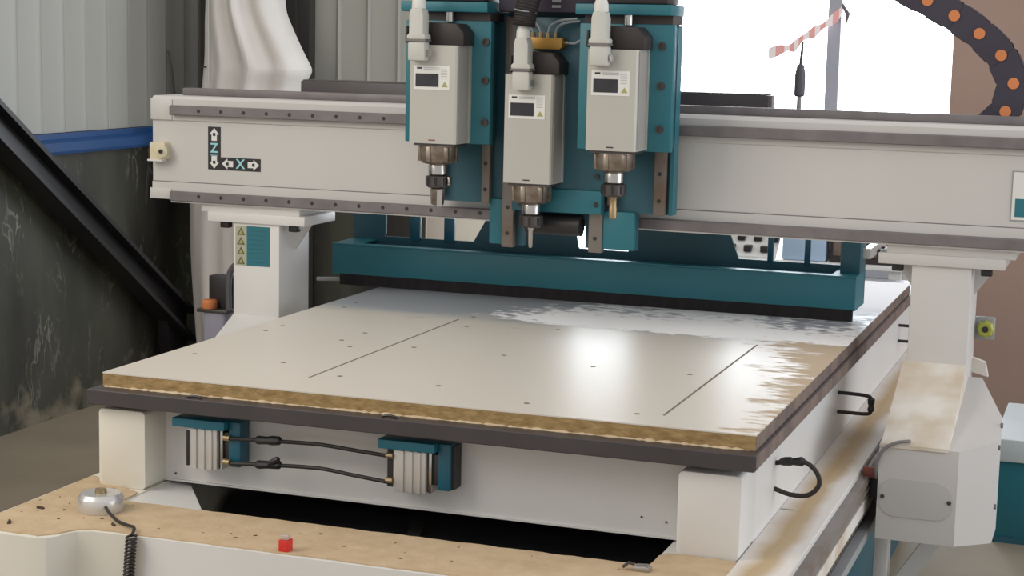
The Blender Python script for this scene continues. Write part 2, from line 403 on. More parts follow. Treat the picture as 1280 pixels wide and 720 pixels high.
# ================================================================ ROUTER BED
bed = thing('router_bed', 'white steel bed of the router with dark table top and sawdust covered front tray', 'machine bed', (0.7, 1.0, 0.0))
ZL = 0.592
# ledge / tray body as three prisms
tb = bmesh.new()
left_out = [(-0.045, -0.36), (0.120, -0.36), (0.138, -0.352), (0.150, -0.334), (0.155, -0.31), (0.165, -0.292), (0.19, -0.28), (0.30, -0.275), (0.30, -0.067), (0.125, -0.067), (0.125, 2.62), (-0.045, 2.62)]
prism(tb, left_out, 'z', 0.40, ZL)
tr_body = obj('tray_frame', tb, WARMLITW, bed)
obj('tray_frame', PR([(0.30, -0.275), (1.228, -0.275), (1.228, -0.067), (0.30, -0.067)], 'z', 0.40, ZL), WHITE, bed)
obj('tray_frame', PR([(1.228, -0.275), (1.21, -0.28), (1.235, -0.292), (1.245, -0.31), (1.25, -0.334), (1.262, -0.352), (1.28, -0.36), (1.475, -0.36), (1.475, 2.62), (1.228, 2.62)], 'z', 0.40, ZL), WHITE, bed)
# sawdust skin on the front tray (ragged outline) and the side ledge
def ragged(pts, amp, step=0.02):
    out = []
    for i, p in enumerate(pts):
        q = pts[(i + 1) % len(pts)]; d = math.hypot(q[0] - p[0], q[1] - p[1]); n = max(1, int(d / step))
        for k in range(n):
            t = k / n; out.append((p[0] + (q[0] - p[0]) * t + random.uniform(-amp, amp), p[1] + (q[1] - p[1]) * t + random.uniform(-amp, amp)))
    return out
sk = ragged([(-0.037, -0.345), (0.118, -0.347), (0.142, -0.325), (0.160, -0.280), (0.19, -0.268), (1.21, -0.264), (1.24, -0.31), (1.27, -0.345), (1.372, -0.345), (1.372, 0.022), (1.24, 0.022), (1.229, 0.0), (1.225, -0.070), (0.128, -0.070), (0.120, 0.0), (-0.037, 0.08)], 0.0025)
obj('sawdust_layer', PR(sk, 'z', ZL + 0.0002, ZL + 0.0028), SAW, bed)
obj('side_ledge', B(1.372, 1.474, -0.345, 2.6, ZL, ZL + 0.003), LEDGE, bed)
obj('ledge_seam', B(1.374, 1.40, 0.418, 0.422, ZL + 0.003, ZL + 0.0045), GREYSTRIP, bed)
# inner cavity
gm = bmesh.new()
ga = [(0.123, -0.067, ZL - 0.002), (0.318, -0.067, 0.572), (0.123, 0.19, ZL - 0.002)]
gv = [gm.verts.new(p) for p in ga] + [gm.verts.new((x, y, z - 0.012)) for x, y, z in ga]
for f_ in ((0, 1, 2), (5, 4, 3), (0, 3, 4, 1), (1, 4, 5, 2), (2, 5, 3, 0)): gm.faces.new([gv[q] for q in f_])
obj('inner_gusset', gm, WHITE, bed)
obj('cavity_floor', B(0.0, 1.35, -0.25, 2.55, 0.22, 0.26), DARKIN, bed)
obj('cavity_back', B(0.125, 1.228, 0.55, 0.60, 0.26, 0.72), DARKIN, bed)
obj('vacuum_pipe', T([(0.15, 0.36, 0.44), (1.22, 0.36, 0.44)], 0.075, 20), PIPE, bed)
obj('pipe_clamp', T([(0.60, 0.36, 0.44), (0.63, 0.36, 0.44)], 0.083, 20), DSTEEL, bed)
# legs of the bed down to the floor
for x0 in (0.0, 1.27):
    for y0 in (-0.20, 1.55, 2.40):
        obj('leg', B(x0, x0 + 0.12, y0, y0 + 0.12, 0.0, 0.40, 0.006), WHITE, bed)
# table frame
obj('corner_block', PR(roundrect(0.012, 0.122, ZL, 0.757, 0.010), 'y', 0.025, 0.16, 0.002), WARMLITW, bed)
obj('corner_block', PR(roundrect(1.253, 1.372, ZL, 0.753, 0.010), 'y', 0.025, 0.16, 0.002), WHITE, bed)
cbm = PR([(0.106, 0.600), (0.110, 0.600), (0.110, 0.768), (0.20, 0.768), (0.20, 0.600), (0.190, 0.596), (0.106, 0.596)], 'x', 0.118, 1.255)
obj('cross_beam', cbm, WHITE, bed)
obj('side_beam', B(1.255, 1.371, 0.16, 2.58, ZL, 0.768), WHITE, bed)
obj('side_beam', B(0.013, 0.118, 0.16, 2.58, ZL, 0.768), WHITE, bed)
obj('cross_beam', B(0.118, 1.255, 2.46, 2.55, 0.60, 0.768), WHITE, bed)
for bx_, bz_ in ((1.212, 0.628), (1.163, 0.633), (0.145, 0.612)):
    obj('screw', disc_y(bx_, 0.108, 0.111, bz_, 0.0022, 8), DSTEEL, bed)
slab = obj('table_slab', B(0.0, 1.40, 0.0, 2.60, 0.769, 0.80, 0.0015, 1), SLAB, bed)
obj('edge_dust', B(1.4001, 1.4012, 0.004, 2.598, 0.772, 0.799), SLABSIDE, slab)
# locating pins at the front edge
for px in (0.245, 0.675):
    bm = bmesh.new()
    tube(bm, [(px + 0.016 * math.cos(a), 0.014, 0.8 + 0.0045 * math.sin(a)) for a in [PI * k / 8 for k in range(9)]], 0.0028, 6)
    obj('locating_pin', bm, BLACK, slab)
# linear rail, rack and lower strips along the right side
rail = obj('linear_rail', PR([(1.475, 0.545), (1.494, 0.545), (1.497, 0.552), (1.492, 0.560), (1.497, 0.570), (1.494, 0.582), (1.475, 0.582)], 'y', -0.35, 2.6), GREASY, bed)
obj('gear_rack', B(1.475, 1.490, -0.35, 2.6, 0.500, 0.532), DUSTYW, bed)
tm = bmesh.new()
for k in range(98):
    y = -0.35 + k * 0.03; box(tm, 1.478, 1.490, y, y + 0.016, 0.492, 0.500)
o = obj('rack_teeth', tm, GREASY, bed); o['kind'] = 'stuff'
obj('lower_strip', B(1.475, 1.500, -0.35, 2.6, 0.440, 0.462), GREYSTRIP, bed)
obj('side_plate', B(1.4755, 1.478, -0.35, 2.6, 0.462, 0.492), DSTEEL, bed)
for k, y0 in enumerate((0.05, 0.62, 1.2, 1.8)):
    pn = obj('side_panel', B(1.395, 1.405, y0, y0 + 0.53, 0.03, 0.40, 0.004), TEALD, bed)
# outrigger frame under the carriage
fr = obj('outrigger_leg', B(1.480, 1.515, 1.08, 1.13, 0.0, 0.46, 0.004), WHITE, bed)
obj('brace', hexa(bmesh.new(), [(1.515, 1.085, 0.18), (1.515, 1.125, 0.18), (1.515, 1.125, 0.25), (1.515, 1.085, 0.25), (1.66, 1.085, 0.41), (1.66, 1.125, 0.41), (1.66, 1.125, 0.48), (1.66, 1.085, 0.48)]), WHITE, bed)
# pneumatic positioning cylinders on the front cross beam
def pneu(x, flip):
    c = obj('pneumatic_cylinder', B(x + 0.03, x + 0.100, 0.055, 0.104, 0.642, 0.728, 0.003), ALU, bed)
    obj('side_lug', B(x + 0.100, x + 0.122, 0.070, 0.104, 0.660, 0.722, 0.002), DSTEEL, c)
    for gx in (0.047, 0.066, 0.083):
        obj('body_rib', B(x + gx, x + gx + 0.007, 0.0515, 0.056, 0.643, 0.727, 0.001), ALU, c)
    obj('end_strip', B(x + 0.104, x + 0.111, 0.060, 0.104, 0.645, 0.727, 0.002), CHROME, c)
    obj('barrel', B(x + 0.099, x + 0.105, 0.064, 0.104, 0.646, 0.727), DSTEEL, c)
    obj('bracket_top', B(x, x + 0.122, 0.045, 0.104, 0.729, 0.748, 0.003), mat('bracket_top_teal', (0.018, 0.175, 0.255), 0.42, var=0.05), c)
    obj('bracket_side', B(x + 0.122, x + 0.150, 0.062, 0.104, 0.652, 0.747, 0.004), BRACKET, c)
    if flip:
        obj('end_plate', B(x + 0.016, x + 0.030, 0.060, 0.104, 0.650, 0.728), BLACK, c)
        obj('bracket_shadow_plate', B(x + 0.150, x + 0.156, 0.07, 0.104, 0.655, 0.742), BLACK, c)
        fx = x + 0.022
    else:
        obj('guide_slot', B(x + 0.030, x + 0.036, 0.052, 0.06, 0.648, 0.722, 0.001), BLACK, c)
        fx = x + 0.122
    for fz in (0.664, 0.714):
        obj('air_fitting', T([(fx - 0.006, 0.055, fz), (fx + 0.008, 0.055, fz)], 0.0062, 8), BRASS, c)
    return c
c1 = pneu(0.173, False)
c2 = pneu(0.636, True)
def hose(pts, name='air_hose', r=0.0042, m=RUBBER, par=bed):
    return obj(name, T(spline(pts, 6), r, 8), m, par)
h1 = hose([(0.305, 0.055, 0.714), (0.40, 0.055, 0.718), (0.505, 0.052, 0.722), (0.58, 0.052, 0.718), (0.655, 0.055, 0.713)])
h2 = hose([(0.305, 0.055, 0.662), (0.40, 0.055, 0.668), (0.505, 0.052, 0.673), (0.58, 0.052, 0.667), (0.655, 0.055, 0.660)])
obj('tube_joint', T([(0.362, 0.055, 0.716), (0.368, 0.055, 0.717), (0.388, 0.055, 0.718), (0.400, 0.055, 0.719), (0.416, 0.055, 0.720), (0.420, 0.055, 0.720)], [0.006, 0.009, 0.008, 0.010, 0.009, 0.005], 10), BLACK, h1)
obj('tube_joint', T([(0.362, 0.055, 0.665), (0.368, 0.055, 0.666), (0.392, 0.055, 0.668), (0.416, 0.055, 0.670), (0.420, 0.055, 0.670)], [0.006, 0.009, 0.008, 0.009, 0.005], 10), BLACK, h2)
obj('tube_branch', T([(0.395, 0.053, 0.670), (0.414, 0.048, 0.682), (0.418, 0.047, 0.684)], [0.007, 0.007, 0.005], 8), BLACK, h2)
# hose loops along the table's side
l1 = hose([(1.371, 0.356, 0.706), (1.40, 0.352, 0.712), (1.432, 0.350, 0.714), (1.455, 0.352, 0.695), (1.460, 0.352, 0.670), (1.440, 0.352, 0.648), (1.405, 0.352, 0.645), (1.371, 0.352, 0.654)], r=0.005)
obj('tube_joint', T([(1.380, 0.355, 0.709), (1.388, 0.354, 0.711), (1.402, 0.352, 0.713), (1.407, 0.352, 0.713), (1.424, 0.351, 0.715), (1.430, 0.350, 0.715)], [0.006, 0.009, 0.009, 0.007, 0.010, 0.006], 10), BLACK, l1)
def uloop(y, ze, w):
    l = hose([(1.371, y, 0.708), (1.40, y, 0.708), (1.371 + w - 0.012, y, 0.706), (1.371 + w, y, 0.698), (1.371 + w, y, 0.672), (1.371 + w - 0.008, y, 0.662), (1.40, y, 0.661), (1.371, y, 0.661)], r=0.0045)
    obj('tube_joint', T([(1.371 + w, y, 0.702), (1.371 + w, y, 0.698), (1.371 + w, y, 0.686), (1.371 + w, y, 0.684), (1.371 + w, y, 0.672), (1.371 + w, y, 0.668)], [0.006, 0.009, 0.008, 0.006, 0.009, 0.006], 10), BLACK, l)
uloop(1.128, 0.66, 0.080)
uloop(2.25, 0.66, 0.075)

# ================================================================ THE BOARD
brd = thing('melamine_board', 'cream melamine faced particle board lying on the dark router table', 'board', (0.7, 0.8, 0.80))
pc = obj('particle_core', B(0.014, 1.392, 0.040, 2.30, 0.8003, 0.8275), WOOD, brd)
obj('grimy_edge', B(1.392, 1.3928, 0.041, 2.299, 0.8005, 0.8275), SLABSIDE, pc)
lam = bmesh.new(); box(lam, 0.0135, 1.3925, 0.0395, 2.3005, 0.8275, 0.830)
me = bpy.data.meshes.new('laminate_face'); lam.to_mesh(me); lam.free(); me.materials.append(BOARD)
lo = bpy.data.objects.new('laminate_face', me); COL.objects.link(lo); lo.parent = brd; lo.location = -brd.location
for sx_, y0, y1 in ((0.423, 0.175, 1.03), (1.1935, 0.133, 1.003)):
    obj('cut_groove', B(sx_ - 0.0024, sx_ + 0.0024, y0, y1, 0.8299, 0.8304), GROOVE, brd)
dots = [(0.077, 0.309), (0.072, 0.656), (0.076, 0.737), (0.299, 0.302), (0.291, 0.616), (0.344, 0.547), (0.298, 0.733), (0.474, 0.216), (0.698, 0.212), (0.077, 1.165), (0.084, 1.074), (0.479, 0.604), (0.481, 0.934), (0.443, 1.083), (0.699, 0.993), (0.922, 0.56), (1.138, 0.564), (0.919, 0.125), (1.143, 0.125), (0.70, 0.601)]
hb = bmesh.new(); tube_profile(hb, Vector((0, 0, 0)), Vector((0, 0, 1)), [(0.0062, 0), (0.0062, 0.0006)], 10)
hole_me = mesh_of('drill_hole', hb, GROOVE)
for dx, dy in dots: objs('drill_hole', hole_me, (dx, dy, 0.8298), brd)
# ridge of dust where the board meets the slab
rb = bmesh.new(); x = 0.02
vs0, vs1, vs2 = [], [], []
while x < 1.385:
    d = random.uniform(0.001, 0.008)
    vs0.append(rb.verts.new((x, 0.040 - d, 0.8002))); vs1.append(rb.verts.new((x, 0.0398, 0.8002 + d * 0.55))); vs2.append(rb.verts.new((x, 0.043, 0.8002))); x += 0.008
for i in range(len(vs0) - 1):
    rb.faces.new((vs0[i], vs0[i + 1], vs1[i + 1], vs1[i])); rb.faces.new((vs1[i], vs1[i + 1], vs2[i + 1], vs2[i])); rb.faces.new((vs2[i], vs2[i + 1], vs0[i + 1], vs0[i]))
o = obj('sawdust_ridge', rb, PALEDUST); tag(o, 'thin pale line of sawdust along the front edge of the board', 'sawdust', kind='stuff')
# loose chips on the tray
cbm = bmesh.new()
spots = [(0.02, -0.30, .020), (0.015, -0.19, .016), (0.08, -0.10, .008), (0.045, -0.135, .006), (0.21, -0.235, .016), (0.30, -0.22, .005), (0.13, -0.215, .006), (0.165, -0.205, .006), (0.0, -0.10, .005), (0.06, 0.0, .008), (0.09, -0.24, .006), (0.40, -0.16, .004)]
for k in range(26): spots.append((random.uniform(0.3, 1.3), random.uniform(-0.25, -0.085), random.uniform(0.003, 0.007)))
for k in range(12): spots.append((random.uniform(-0.03, 0.2), random.uniform(-0.25, -0.09), random.uniform(0.002, 0.006)))
for sx_, sy_, L_ in spots:
    a = random.uniform(0, PI); ux, uy = math.cos(a) * L_ / 2, math.sin(a) * L_ / 2; wx, wy = -uy * 0.4, ux * 0.4
    z0 = ZL + 0.0025; z1 = z0 + L_ * 0.25
    hexa(cbm, [(sx_ - ux - wx, sy_ - uy - wy, z0), (sx_ + ux - wx, sy_ + uy - wy, z0), (sx_ + ux + wx, sy_ + uy + wy, z0), (sx_ - ux + wx, sy_ - uy + wy, z0),
               (sx_ - ux, sy_ - uy - wy, z1), (sx_ + ux, sy_ + uy - wy, z1), (sx_ + ux, sy_ + uy + wy, z1), (sx_ - ux, sy_ - uy, z1)])
o = obj('wood_chips', cbm, CHIP); tag(o, 'tiny dark wood chips scattered over the sawdust on the tray', 'wood chips', kind='stuff')

# ================================================================ GANTRY
gan = thing('gantry', 'white router gantry with long cross beam on two posts', 'gantry', (0.7, 1.2, 0.45))
YG = 1.12
prof = [(YG, 1.083), (YG, 1.129), (YG + 0.004, 1.131), (YG + 0.004, 1.295), (YG, 1.298), (YG, 1.354), (YG + 0.010, 1.362), (YG + 0.22, 1.362), (YG + 0.22, 1.083)]
beam = obj('cross_beam', PR(prof, 'x', -0.515, 1.915), GPAINT, gan)
obj('groove_line', B(-0.515, 1.915, YG + 0.001, YG + 0.006, 1.1285, 1.1315), STEEL, beam)
obj('end_pad', B(-0.518, -0.452, YG - 0.003, YG, 1.298, 1.354, 0.001), GPAINT, beam)
obj('end_pad', B(-0.521, -0.455, YG - 0.003, YG, 1.083, 1.112, 0.001), GPAINT, beam)
def xrail(z0, z1, name):
    r = obj(name, PR([(YG, z0), (YG - 0.018, z0), (YG - 0.020, z0 + 0.002), (YG - 0.020, z1 - 0.002), (YG - 0.018, z1), (YG, z1)], 'x', -0.45, 1.86), STEEL, gan)
    return r
ur = xrail(1.312, 1.338, 'upper_rail'); lr = xrail(1.080, 1.106, 'lower_rail')
bolt_me = mesh_of('rail_bolt', disc_y(0, -0.0012, 0.001, 0, 0.0052, 10), STICKK)
for r, z in ((ur, 1.325), (lr, 1.0955)):
    for k in range(14):
        objs('rail_bolt', bolt_me, (-0.361 + 0.0675 * k, YG - 0.019, z), r)
obj('rail_lip', B(-0.45, 1.86, YG - 0.012, YG, 1.076, 1.080), WHITE, gan)
obj('top_rail', B(-0.47, 1.87, YG + 0.085, YG + 0.125, 1.362, 1.382, 0.002), STEEL, gan)
obj('cable_tray', PR([(YG + 0.22, 1.270), (YG + 0.34, 1.270), (YG + 0.34, 1.280), (YG + 0.22, 1.280)], 'x', -0.45, 1.86), DSTEEL, gan)
tr = obj('cable_trough', B(-0.185, 1.125, YG + 0.235, YG + 0.325, 1.280, 1.408, 0.003), SLAB, gan)
obj('trough_cover', B(-0.180, 1.115, YG + 0.24, YG + 0.32, 1.408, 1.411), DSTEEL, tr)
# posts, mirrored about the table's centre line
def mir(x, s): return x if s > 0 else 1.40 - x
def bxm(bm, s, x0, x1, *r):
    a, b = sorted((mir(x0, s), mir(x1, s))); return box(bm, a, b, *r)
for s, pm in ((1, GPAINT), (-1, WHITE)):
    obj('beam_saddle', bxm(bmesh.new(), s, 1.47, 1.765, YG, YG + 0.21, 1.055, 1.083, 0.002), pm, gan)
    f = obj('post_flange', bxm(bmesh.new(), s, 1.452, 1.742, YG - 0.006, YG + 0.185, 1.030, 1.056, 0.002), pm, gan)
    for bx_ in (1.495, 1.70):
        obj('flange_bolt', bxm(bmesh.new(), s, bx_ - 0.013, bx_ + 0.013, YG + 0.01, YG + 0.035, 1.012, 1.030, 0.003), BLACK, f)
    p = obj('post', bxm(bmesh.new(), s, 1.530, 1.668, YG + 0.002, YG + 0.182, 0.55, 1.031, 0.003), pm, gan)
    # side gussets between post and flange
    for ga, gb in ((1.530, 1.478), (1.668, 1.722)):
        g = bmesh.new()
        prism(g, [(mir(ga, s), 1.030), (mir(gb, s), 1.030), (mir(ga, s), 0.955)], 'y', YG + 0.09, YG + 0.105)
        obj('gusset', g, pm, p)
    # sloping dusty foot in front of the post
    ft = PR([(1.00, 0.62), (1.00, 0.72), (YG + 0.002, 0.78), (YG + 0.002, 0.62)] if s < 0 else [(0.796, 0.660), (0.796, 0.668), (0.803, 0.671), (YG + 0.002, 0.80), (YG + 0.002, 0.62), (0.802, 0.655)], 'x', *sorted((mir(1.522, s), mir(1.668, s))))
    obj('sloped_foot', ft, DUSTYW if s > 0 else WHITE, gan)
    # carriage cover
    cb_ = bmesh.new()
    plan = [(x, y, (0.664 + (y - 0.8) * 0.24) if s > 0 else 0.600) for x, y in ((1.518, 0.800), (1.690, 0.800), (1.765, 0.865), (1.765, 0.99), (1.70, 1.20), (1.518, 1.20))]
    lo_ = [cb_.verts.new((mir(x, s), y, 0.450)) for x, y, z in plan]; hi_ = [cb_.verts.new((mir(x, s), y, z)) for x, y, z in plan]
    cb_.faces.new(lo_); cb_.faces.new(hi_)
    for i in range(6): cb_.faces.new((lo_[i], lo_[(i + 1) % 6], hi_[(i + 1) % 6], hi_[i]))
    bmesh.ops.recalc_face_normals(cb_, faces=cb_.faces)
    cov = obj('carriage_cover', cb_, pm, gan, smooth=False)
    if s > 0:
        a = PR(roundrect(1.522, 1.682, 0.505, 0.590, 0.035), 'y', 0.7975, 0.80)
        ap = obj('access_plate', a, mat('plate_grey', (0.54, 0.53, 0.52), 0.5, var=0.03), cov)
        for sx_ in (1.530, 1.675):
            obj('screw', disc_y(sx_, 0.795, 0.798, 0.548, 0.005, 8), DSTEEL, cov)
        for sx_, sy_, sz_ in ((1.768, 0.95, 0.70), (1.768, 0.90, 0.66), (1.768, 0.88, 0.53)):
            obj('screw', tube_profile(bmesh.new(), Vector((1.764, sy_, sz_)), Vector((1, 0, 0)), [(0.006, 0), (0.006, 0.006)], 8), STEEL, cov)
        obj('drive_cable', T(spline([(1.514, 0.81, 0.585), (1.514, 0.796, 0.618), (1.526, 0.791, 0.652), (1.552, 0.791, 0.672), (1.585, 0.800, 0.678)]), 0.004, 8), CABLEG, cov)
        bl = obj('bearing_block', B(1.494, 1.519, 0.845, 0.98, 0.528, 0.602, 0.003), BLACK, gan)
        obj('wiper', B(1.480, 1.516, 0.834, 0.845, 0.578, 0.602, 0.002), REDBR, bl)
        # sensor and tab on the outer side of the post
        se = obj('limit_sensor', B(1.668, 1.715, YG + 0.18, YG + 0.195, 0.836, 0.892, 0.004), GREYSTRIP, gan)
        obj('sensor_knob', tube_profile(bmesh.new(), Vector((1.694, YG + 0.18, 0.864)), Vector((0, -1, 0)), [(0.021, 0), (0.021, 0.012), (0.016, 0.018)], 8), GREENY, se)
        obj('sensor_core', disc_y(1.694, YG + 0.160, YG + 0.163, 0.864, 0.008, 8), STICKK, se)
        obj('cover_tab', PR([(1.668, 0.795), (1.700, 0.785), (1.708, 0.750), (1.668, 0.760)], 'y', YG + 0.15, YG + 0.17), DUSTYW, gan)
    else:
        obj('bearing_block', B(-0.119, -0.094, 0.845, 0.98, 0.528, 0.602, 0.003), BLACK, gan)
# bumper in the beam's left end
bp2 = obj('end_bumper', PR(roundrect(-0.508, -0.462, 1.190, 1.238, 0.006), 'y', YG - 0.025, YG + 0.004), YELLOW, gan)
obj('bumper_flange', B(-0.514, -0.468, YG - 0.027, YG - 0.004, 1.186, 1.191), WHITE, bp2)
obj('bumper_boss', tube_profile(bmesh.new(), Vector((-0.473, YG - 0.025, 1.214)), Vector((0.5, -1, 0)), [(0.018, 0), (0.018, 0.012), (0.008, 0.014)], 10), YELLOW, bp2)
obj('bumper_hole', tube_profile(bmesh.new(), Vector((-0.467, YG - 0.037, 1.214)), Vector((0.5, -1, 0)), [(0.006, 0), (0.006, 0.004)], 8), STICKK, bp2)
# axis decal
YD = YG + 0.004
dec = obj('axis_decal', B(-0.345, -0.307, YD - 0.001, YD, 1.169, 1.284), STICKK, gan)
obj('decal_foot', B(-0.307, -0.187, YD - 0.001, YD, 1.169, 1.203), STICKK, dec)
def arrow(cx, cz, dx, dz, L_, w):
    # outline of a block arrow in the beam's face
    pts = [(-L_/2, -w*0.28), (0.0, -w*0.28), (0.0, -w/2), (L_/2, 0), (0.0, w/2), (0.0, w*0.28), (-L_/2, w*0.28)]
    return PR([(cx + a * dx - b * dz, cz + a * dz + b * dx) for a, b in pts], 'y', YD - 0.0018, YD - 0.001)
for cx, cz, dx, dz in ((-0.326, 1.2635, 0, 1), (-0.326, 1.189, 0, -1), (-0.286, 1.186, -1, 0), (-0.208, 1.186, 1, 0)):
    obj('arrow', arrow(cx, cz, dx, dz, 0.034, 0.029), STICKW, dec)
    obj('arrow_core', PR([(cx + a, cz + b) for a, b in ((-0.004, -0.004), (0.004, -0.004), (0.004, 0.004), (-0.004, 0.004))], 'y', YD - 0.0022, YD - 0.0018), STICKK, dec)
for ch, cx, cz in (('Z', -0.326, 1.226), ('X', -0.247, 1.186)):
    me = text_mesh(ch, 0.036); me.materials.clear(); me.materials.append(STICKC)
    me.transform(Matrix.Translation((cx, YD - 0.0016, cz)) @ Matrix.Rotation(PI/2, 4, 'X'))
    me.transform(Matrix.Translation(-wloc(gan)))
    o = bpy.data.objects.new('letter', me); COL.objects.link(o); o.parent = dec
obj('letter_underline', B(-0.338, -0.314, YD - 0.0018, YD - 0.001, 1.207, 1.2085), STICKC, dec)
# warning sticker on the left post
YP = YG + 0.002
ws_ = obj('warning_sticker', B(-0.261, -0.227, YP - 0.001, YP, 0.915, 1.022), WARNBG, gan)
for k in range(4):
    cz = 1.008 - k * 0.0262
    obj('warning_triangle', PR([(-0.256, cz - 0.011), (-0.232, cz - 0.011), (-0.244, cz + 0.010)], 'y', YP - 0.0016, YP - 0.001), OLIVE, ws_)
    obj('triangle_fill', PR([(-0.250, cz - 0.008), (-0.238, cz - 0.008), (-0.244, cz + 0.003)], 'y', YP - 0.002, YP - 0.0016), WARN, ws_)
tl_ = obj('instruction_sticker', B(-0.227, -0.158, YP - 0.001, YP, 0.915, 1.022), TEAL, gan)
for k in range(8):
    obj('text_line', B(-0.222, -0.164 - random.uniform(0, 0.012), YP - 0.0014, YP - 0.001, 0.925 + k * 0.012, 0.9258 + k * 0.012), TEALD, tl_)
# name plate at the right end of the beam
npl = obj('name_plate', B(1.745, 1.90, YD - 0.0015, YD, 1.146, 1.262), GREYSTRIP, gan)
obj('plate_face', B(1.748, 1.897, YD - 0.0025, YD - 0.0015, 1.149, 1.259), STICKW, npl)
obj('plate_band', B(1.755, 1.890, YD - 0.0032, YD - 0.0025, 1.156, 1.198), TEAL, npl)
# ================================================================ SPINDLE CARRIAGE
car = thing('spindle_carriage', 'teal spindle carriage plates and vertical rails hung on the gantry beam', 'carriage', (0.66, 1.06, 1.02))
YR = 1.05
bpm = bmesh.new()
outline = [(0.335, 1.605), (0.335, 1.128), (0.497, 1.128), (0.497, 1.024), (0.585, 1.024), (0.585, 1.10), (0.745, 1.10), (0.745, 1.024), (0.875, 1.024), (0.875, 1.050), (0.875, 1.122), (0.960, 1.122), (0.960, 1.605)]
# solid plates built from blocks so that the outline stays clean
for a in ((0.335, 0.497, 1.128, 1.60), (0.497, 0.585, 1.026, 1.60), (0.585, 0.745, 1.10, 1.60), (0.745, 0.875, 1.030, 1.60), (0.875, 0.960, 1.122, 1.60)):
    box(bpm, a[0], a[1], YR, YR + 0.022, a[2], a[3])
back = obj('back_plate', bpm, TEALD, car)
obj('plate_edge', B(0.957, 0.966, YR - 0.012, YR + 0.03, 1.122, 1.575), TEAL, car)
obj('lower_leg', B(0.795, 0.875, YR - 0.020, YR, 1.032, 1.125, 0.002), TEAL, car)
obj('lower_leg', B(0.497, 0.533, YR - 0.012, YR, 1.028, 1.140, 0.002), TEAL, car)
# bearing blocks onto the beam rails
for z0 in (1.078, 1.308):
    for x0 in (0.50, 0.79):
        obj('bearing_block', B(x0, x0 + 0.075, YR + 0.022, YG - 0.0195, z0 - 0.004, z0 + 0.036, 0.002), DSTEEL, car)
# vertical rails: (x0, x1, z0, z1)
for x0, x1, z0, z1, m in ((0.355, 0.375, 1.14, 1.59, GREASY), (0.478, 0.500, 1.128, 1.59, GREASY), (0.534, 0.565, 1.022, 1.59, GREASY), (0.760, 0.795, 1.022, 1.59, GREASY), (0.805, 0.825, 1.14, 1.59, GREASY), (0.921, 0.950, 1.122, 1.59, GREASY)):
    vr = obj('vertical_rail', B(x0, x1, YR - 0.025, YR, z0, z1, 0.003), m, car)
    for bz_ in (z0 + 0.035, z0 + 0.10):
        obj('rail_bolt', disc_y((x0 + x1) / 2, YR - 0.0262, YR - 0.024, bz_, 0.005, 8), STICKK, vr)
# centre slide with its screws
cs = obj('centre_slide', B(0.566, 0.800, 1.008, 1.024, 1.118, 1.59, 0.002), TEALD, car)
obj('slide_foot', B(0.600, 0.797, 1.003, 1.008, 1.118, 1.175, 0.002), TEAL, cs)
for x0, z0 in ((0.585, 1.175), (0.785, 1.142), (0.785, 1.21), (0.785, 1.30), (0.785, 1.40), (0.590, 1.135)):
    obj('slide_bolt', disc_y(x0, 1.000, 1.009, z0, 0.0065, 8), STICKK, cs)
obj('stop_cylinder', T([(0.60, 1.035, 1.085), (0.74, 1.035, 1.085)], 0.026, 16), BLACK, car)
# outer slides: plate, sunk screws, mounting head above
def outer_slide(x0, x1, xb):
    sl = obj('outer_slide', B(x0, x1, 0.950, 0.974, 1.279, 1.577, 0.003), TEAL, car)
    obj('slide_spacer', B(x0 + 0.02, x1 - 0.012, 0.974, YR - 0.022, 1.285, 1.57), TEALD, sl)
    for z in (1.527, 1.434, 1.333):
        obj('slide_bolt', tube_profile(bmesh.new(), Vector((xb, 0.951, z)), Vector((0, -1, 0)), [(0.0095, 0), (0.0095, 0.006), (0.006, 0.006), (0.006, 0.003)], 12), DSTEEL, sl)
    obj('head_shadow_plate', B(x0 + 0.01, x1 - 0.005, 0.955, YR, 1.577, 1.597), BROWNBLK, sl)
    hd = obj('cylinder_mount', B(x0 - 0.005, x1 - 0.002, 0.925, YR, 1.597, 1.622, 0.003), TEAL, car)
    obj('stroke_cylinder', B(x0 + 0.03, x1 - 0.015, 0.945, YR, 1.622, 1.80, 0.008), BROWNBLK, hd)
    obj('cylinder_rod', T([((x0 + x1) / 2 + 0.005, 0.945, 1.574), ((x0 + x1) / 2 + 0.005, 0.945, 1.598)], 0.012, 12), CHROME, hd)
    return sl
outer_slide(0.302, 0.525, 0.512)
outer_slide(0.748, 0.978, 0.951)
mb_ = obj('motor_block', B(0.53, 0.80, 0.98, YR + 0.02, 1.600, 1.80, 0.006), CHAIN, car)
for k in range(5):
    obj('vent_slot', B(0.668, 0.690, 0.977, 0.981, 1.612 + k * 0.013, 1.618 + k * 0.013), GREYSTRIP, mb_)
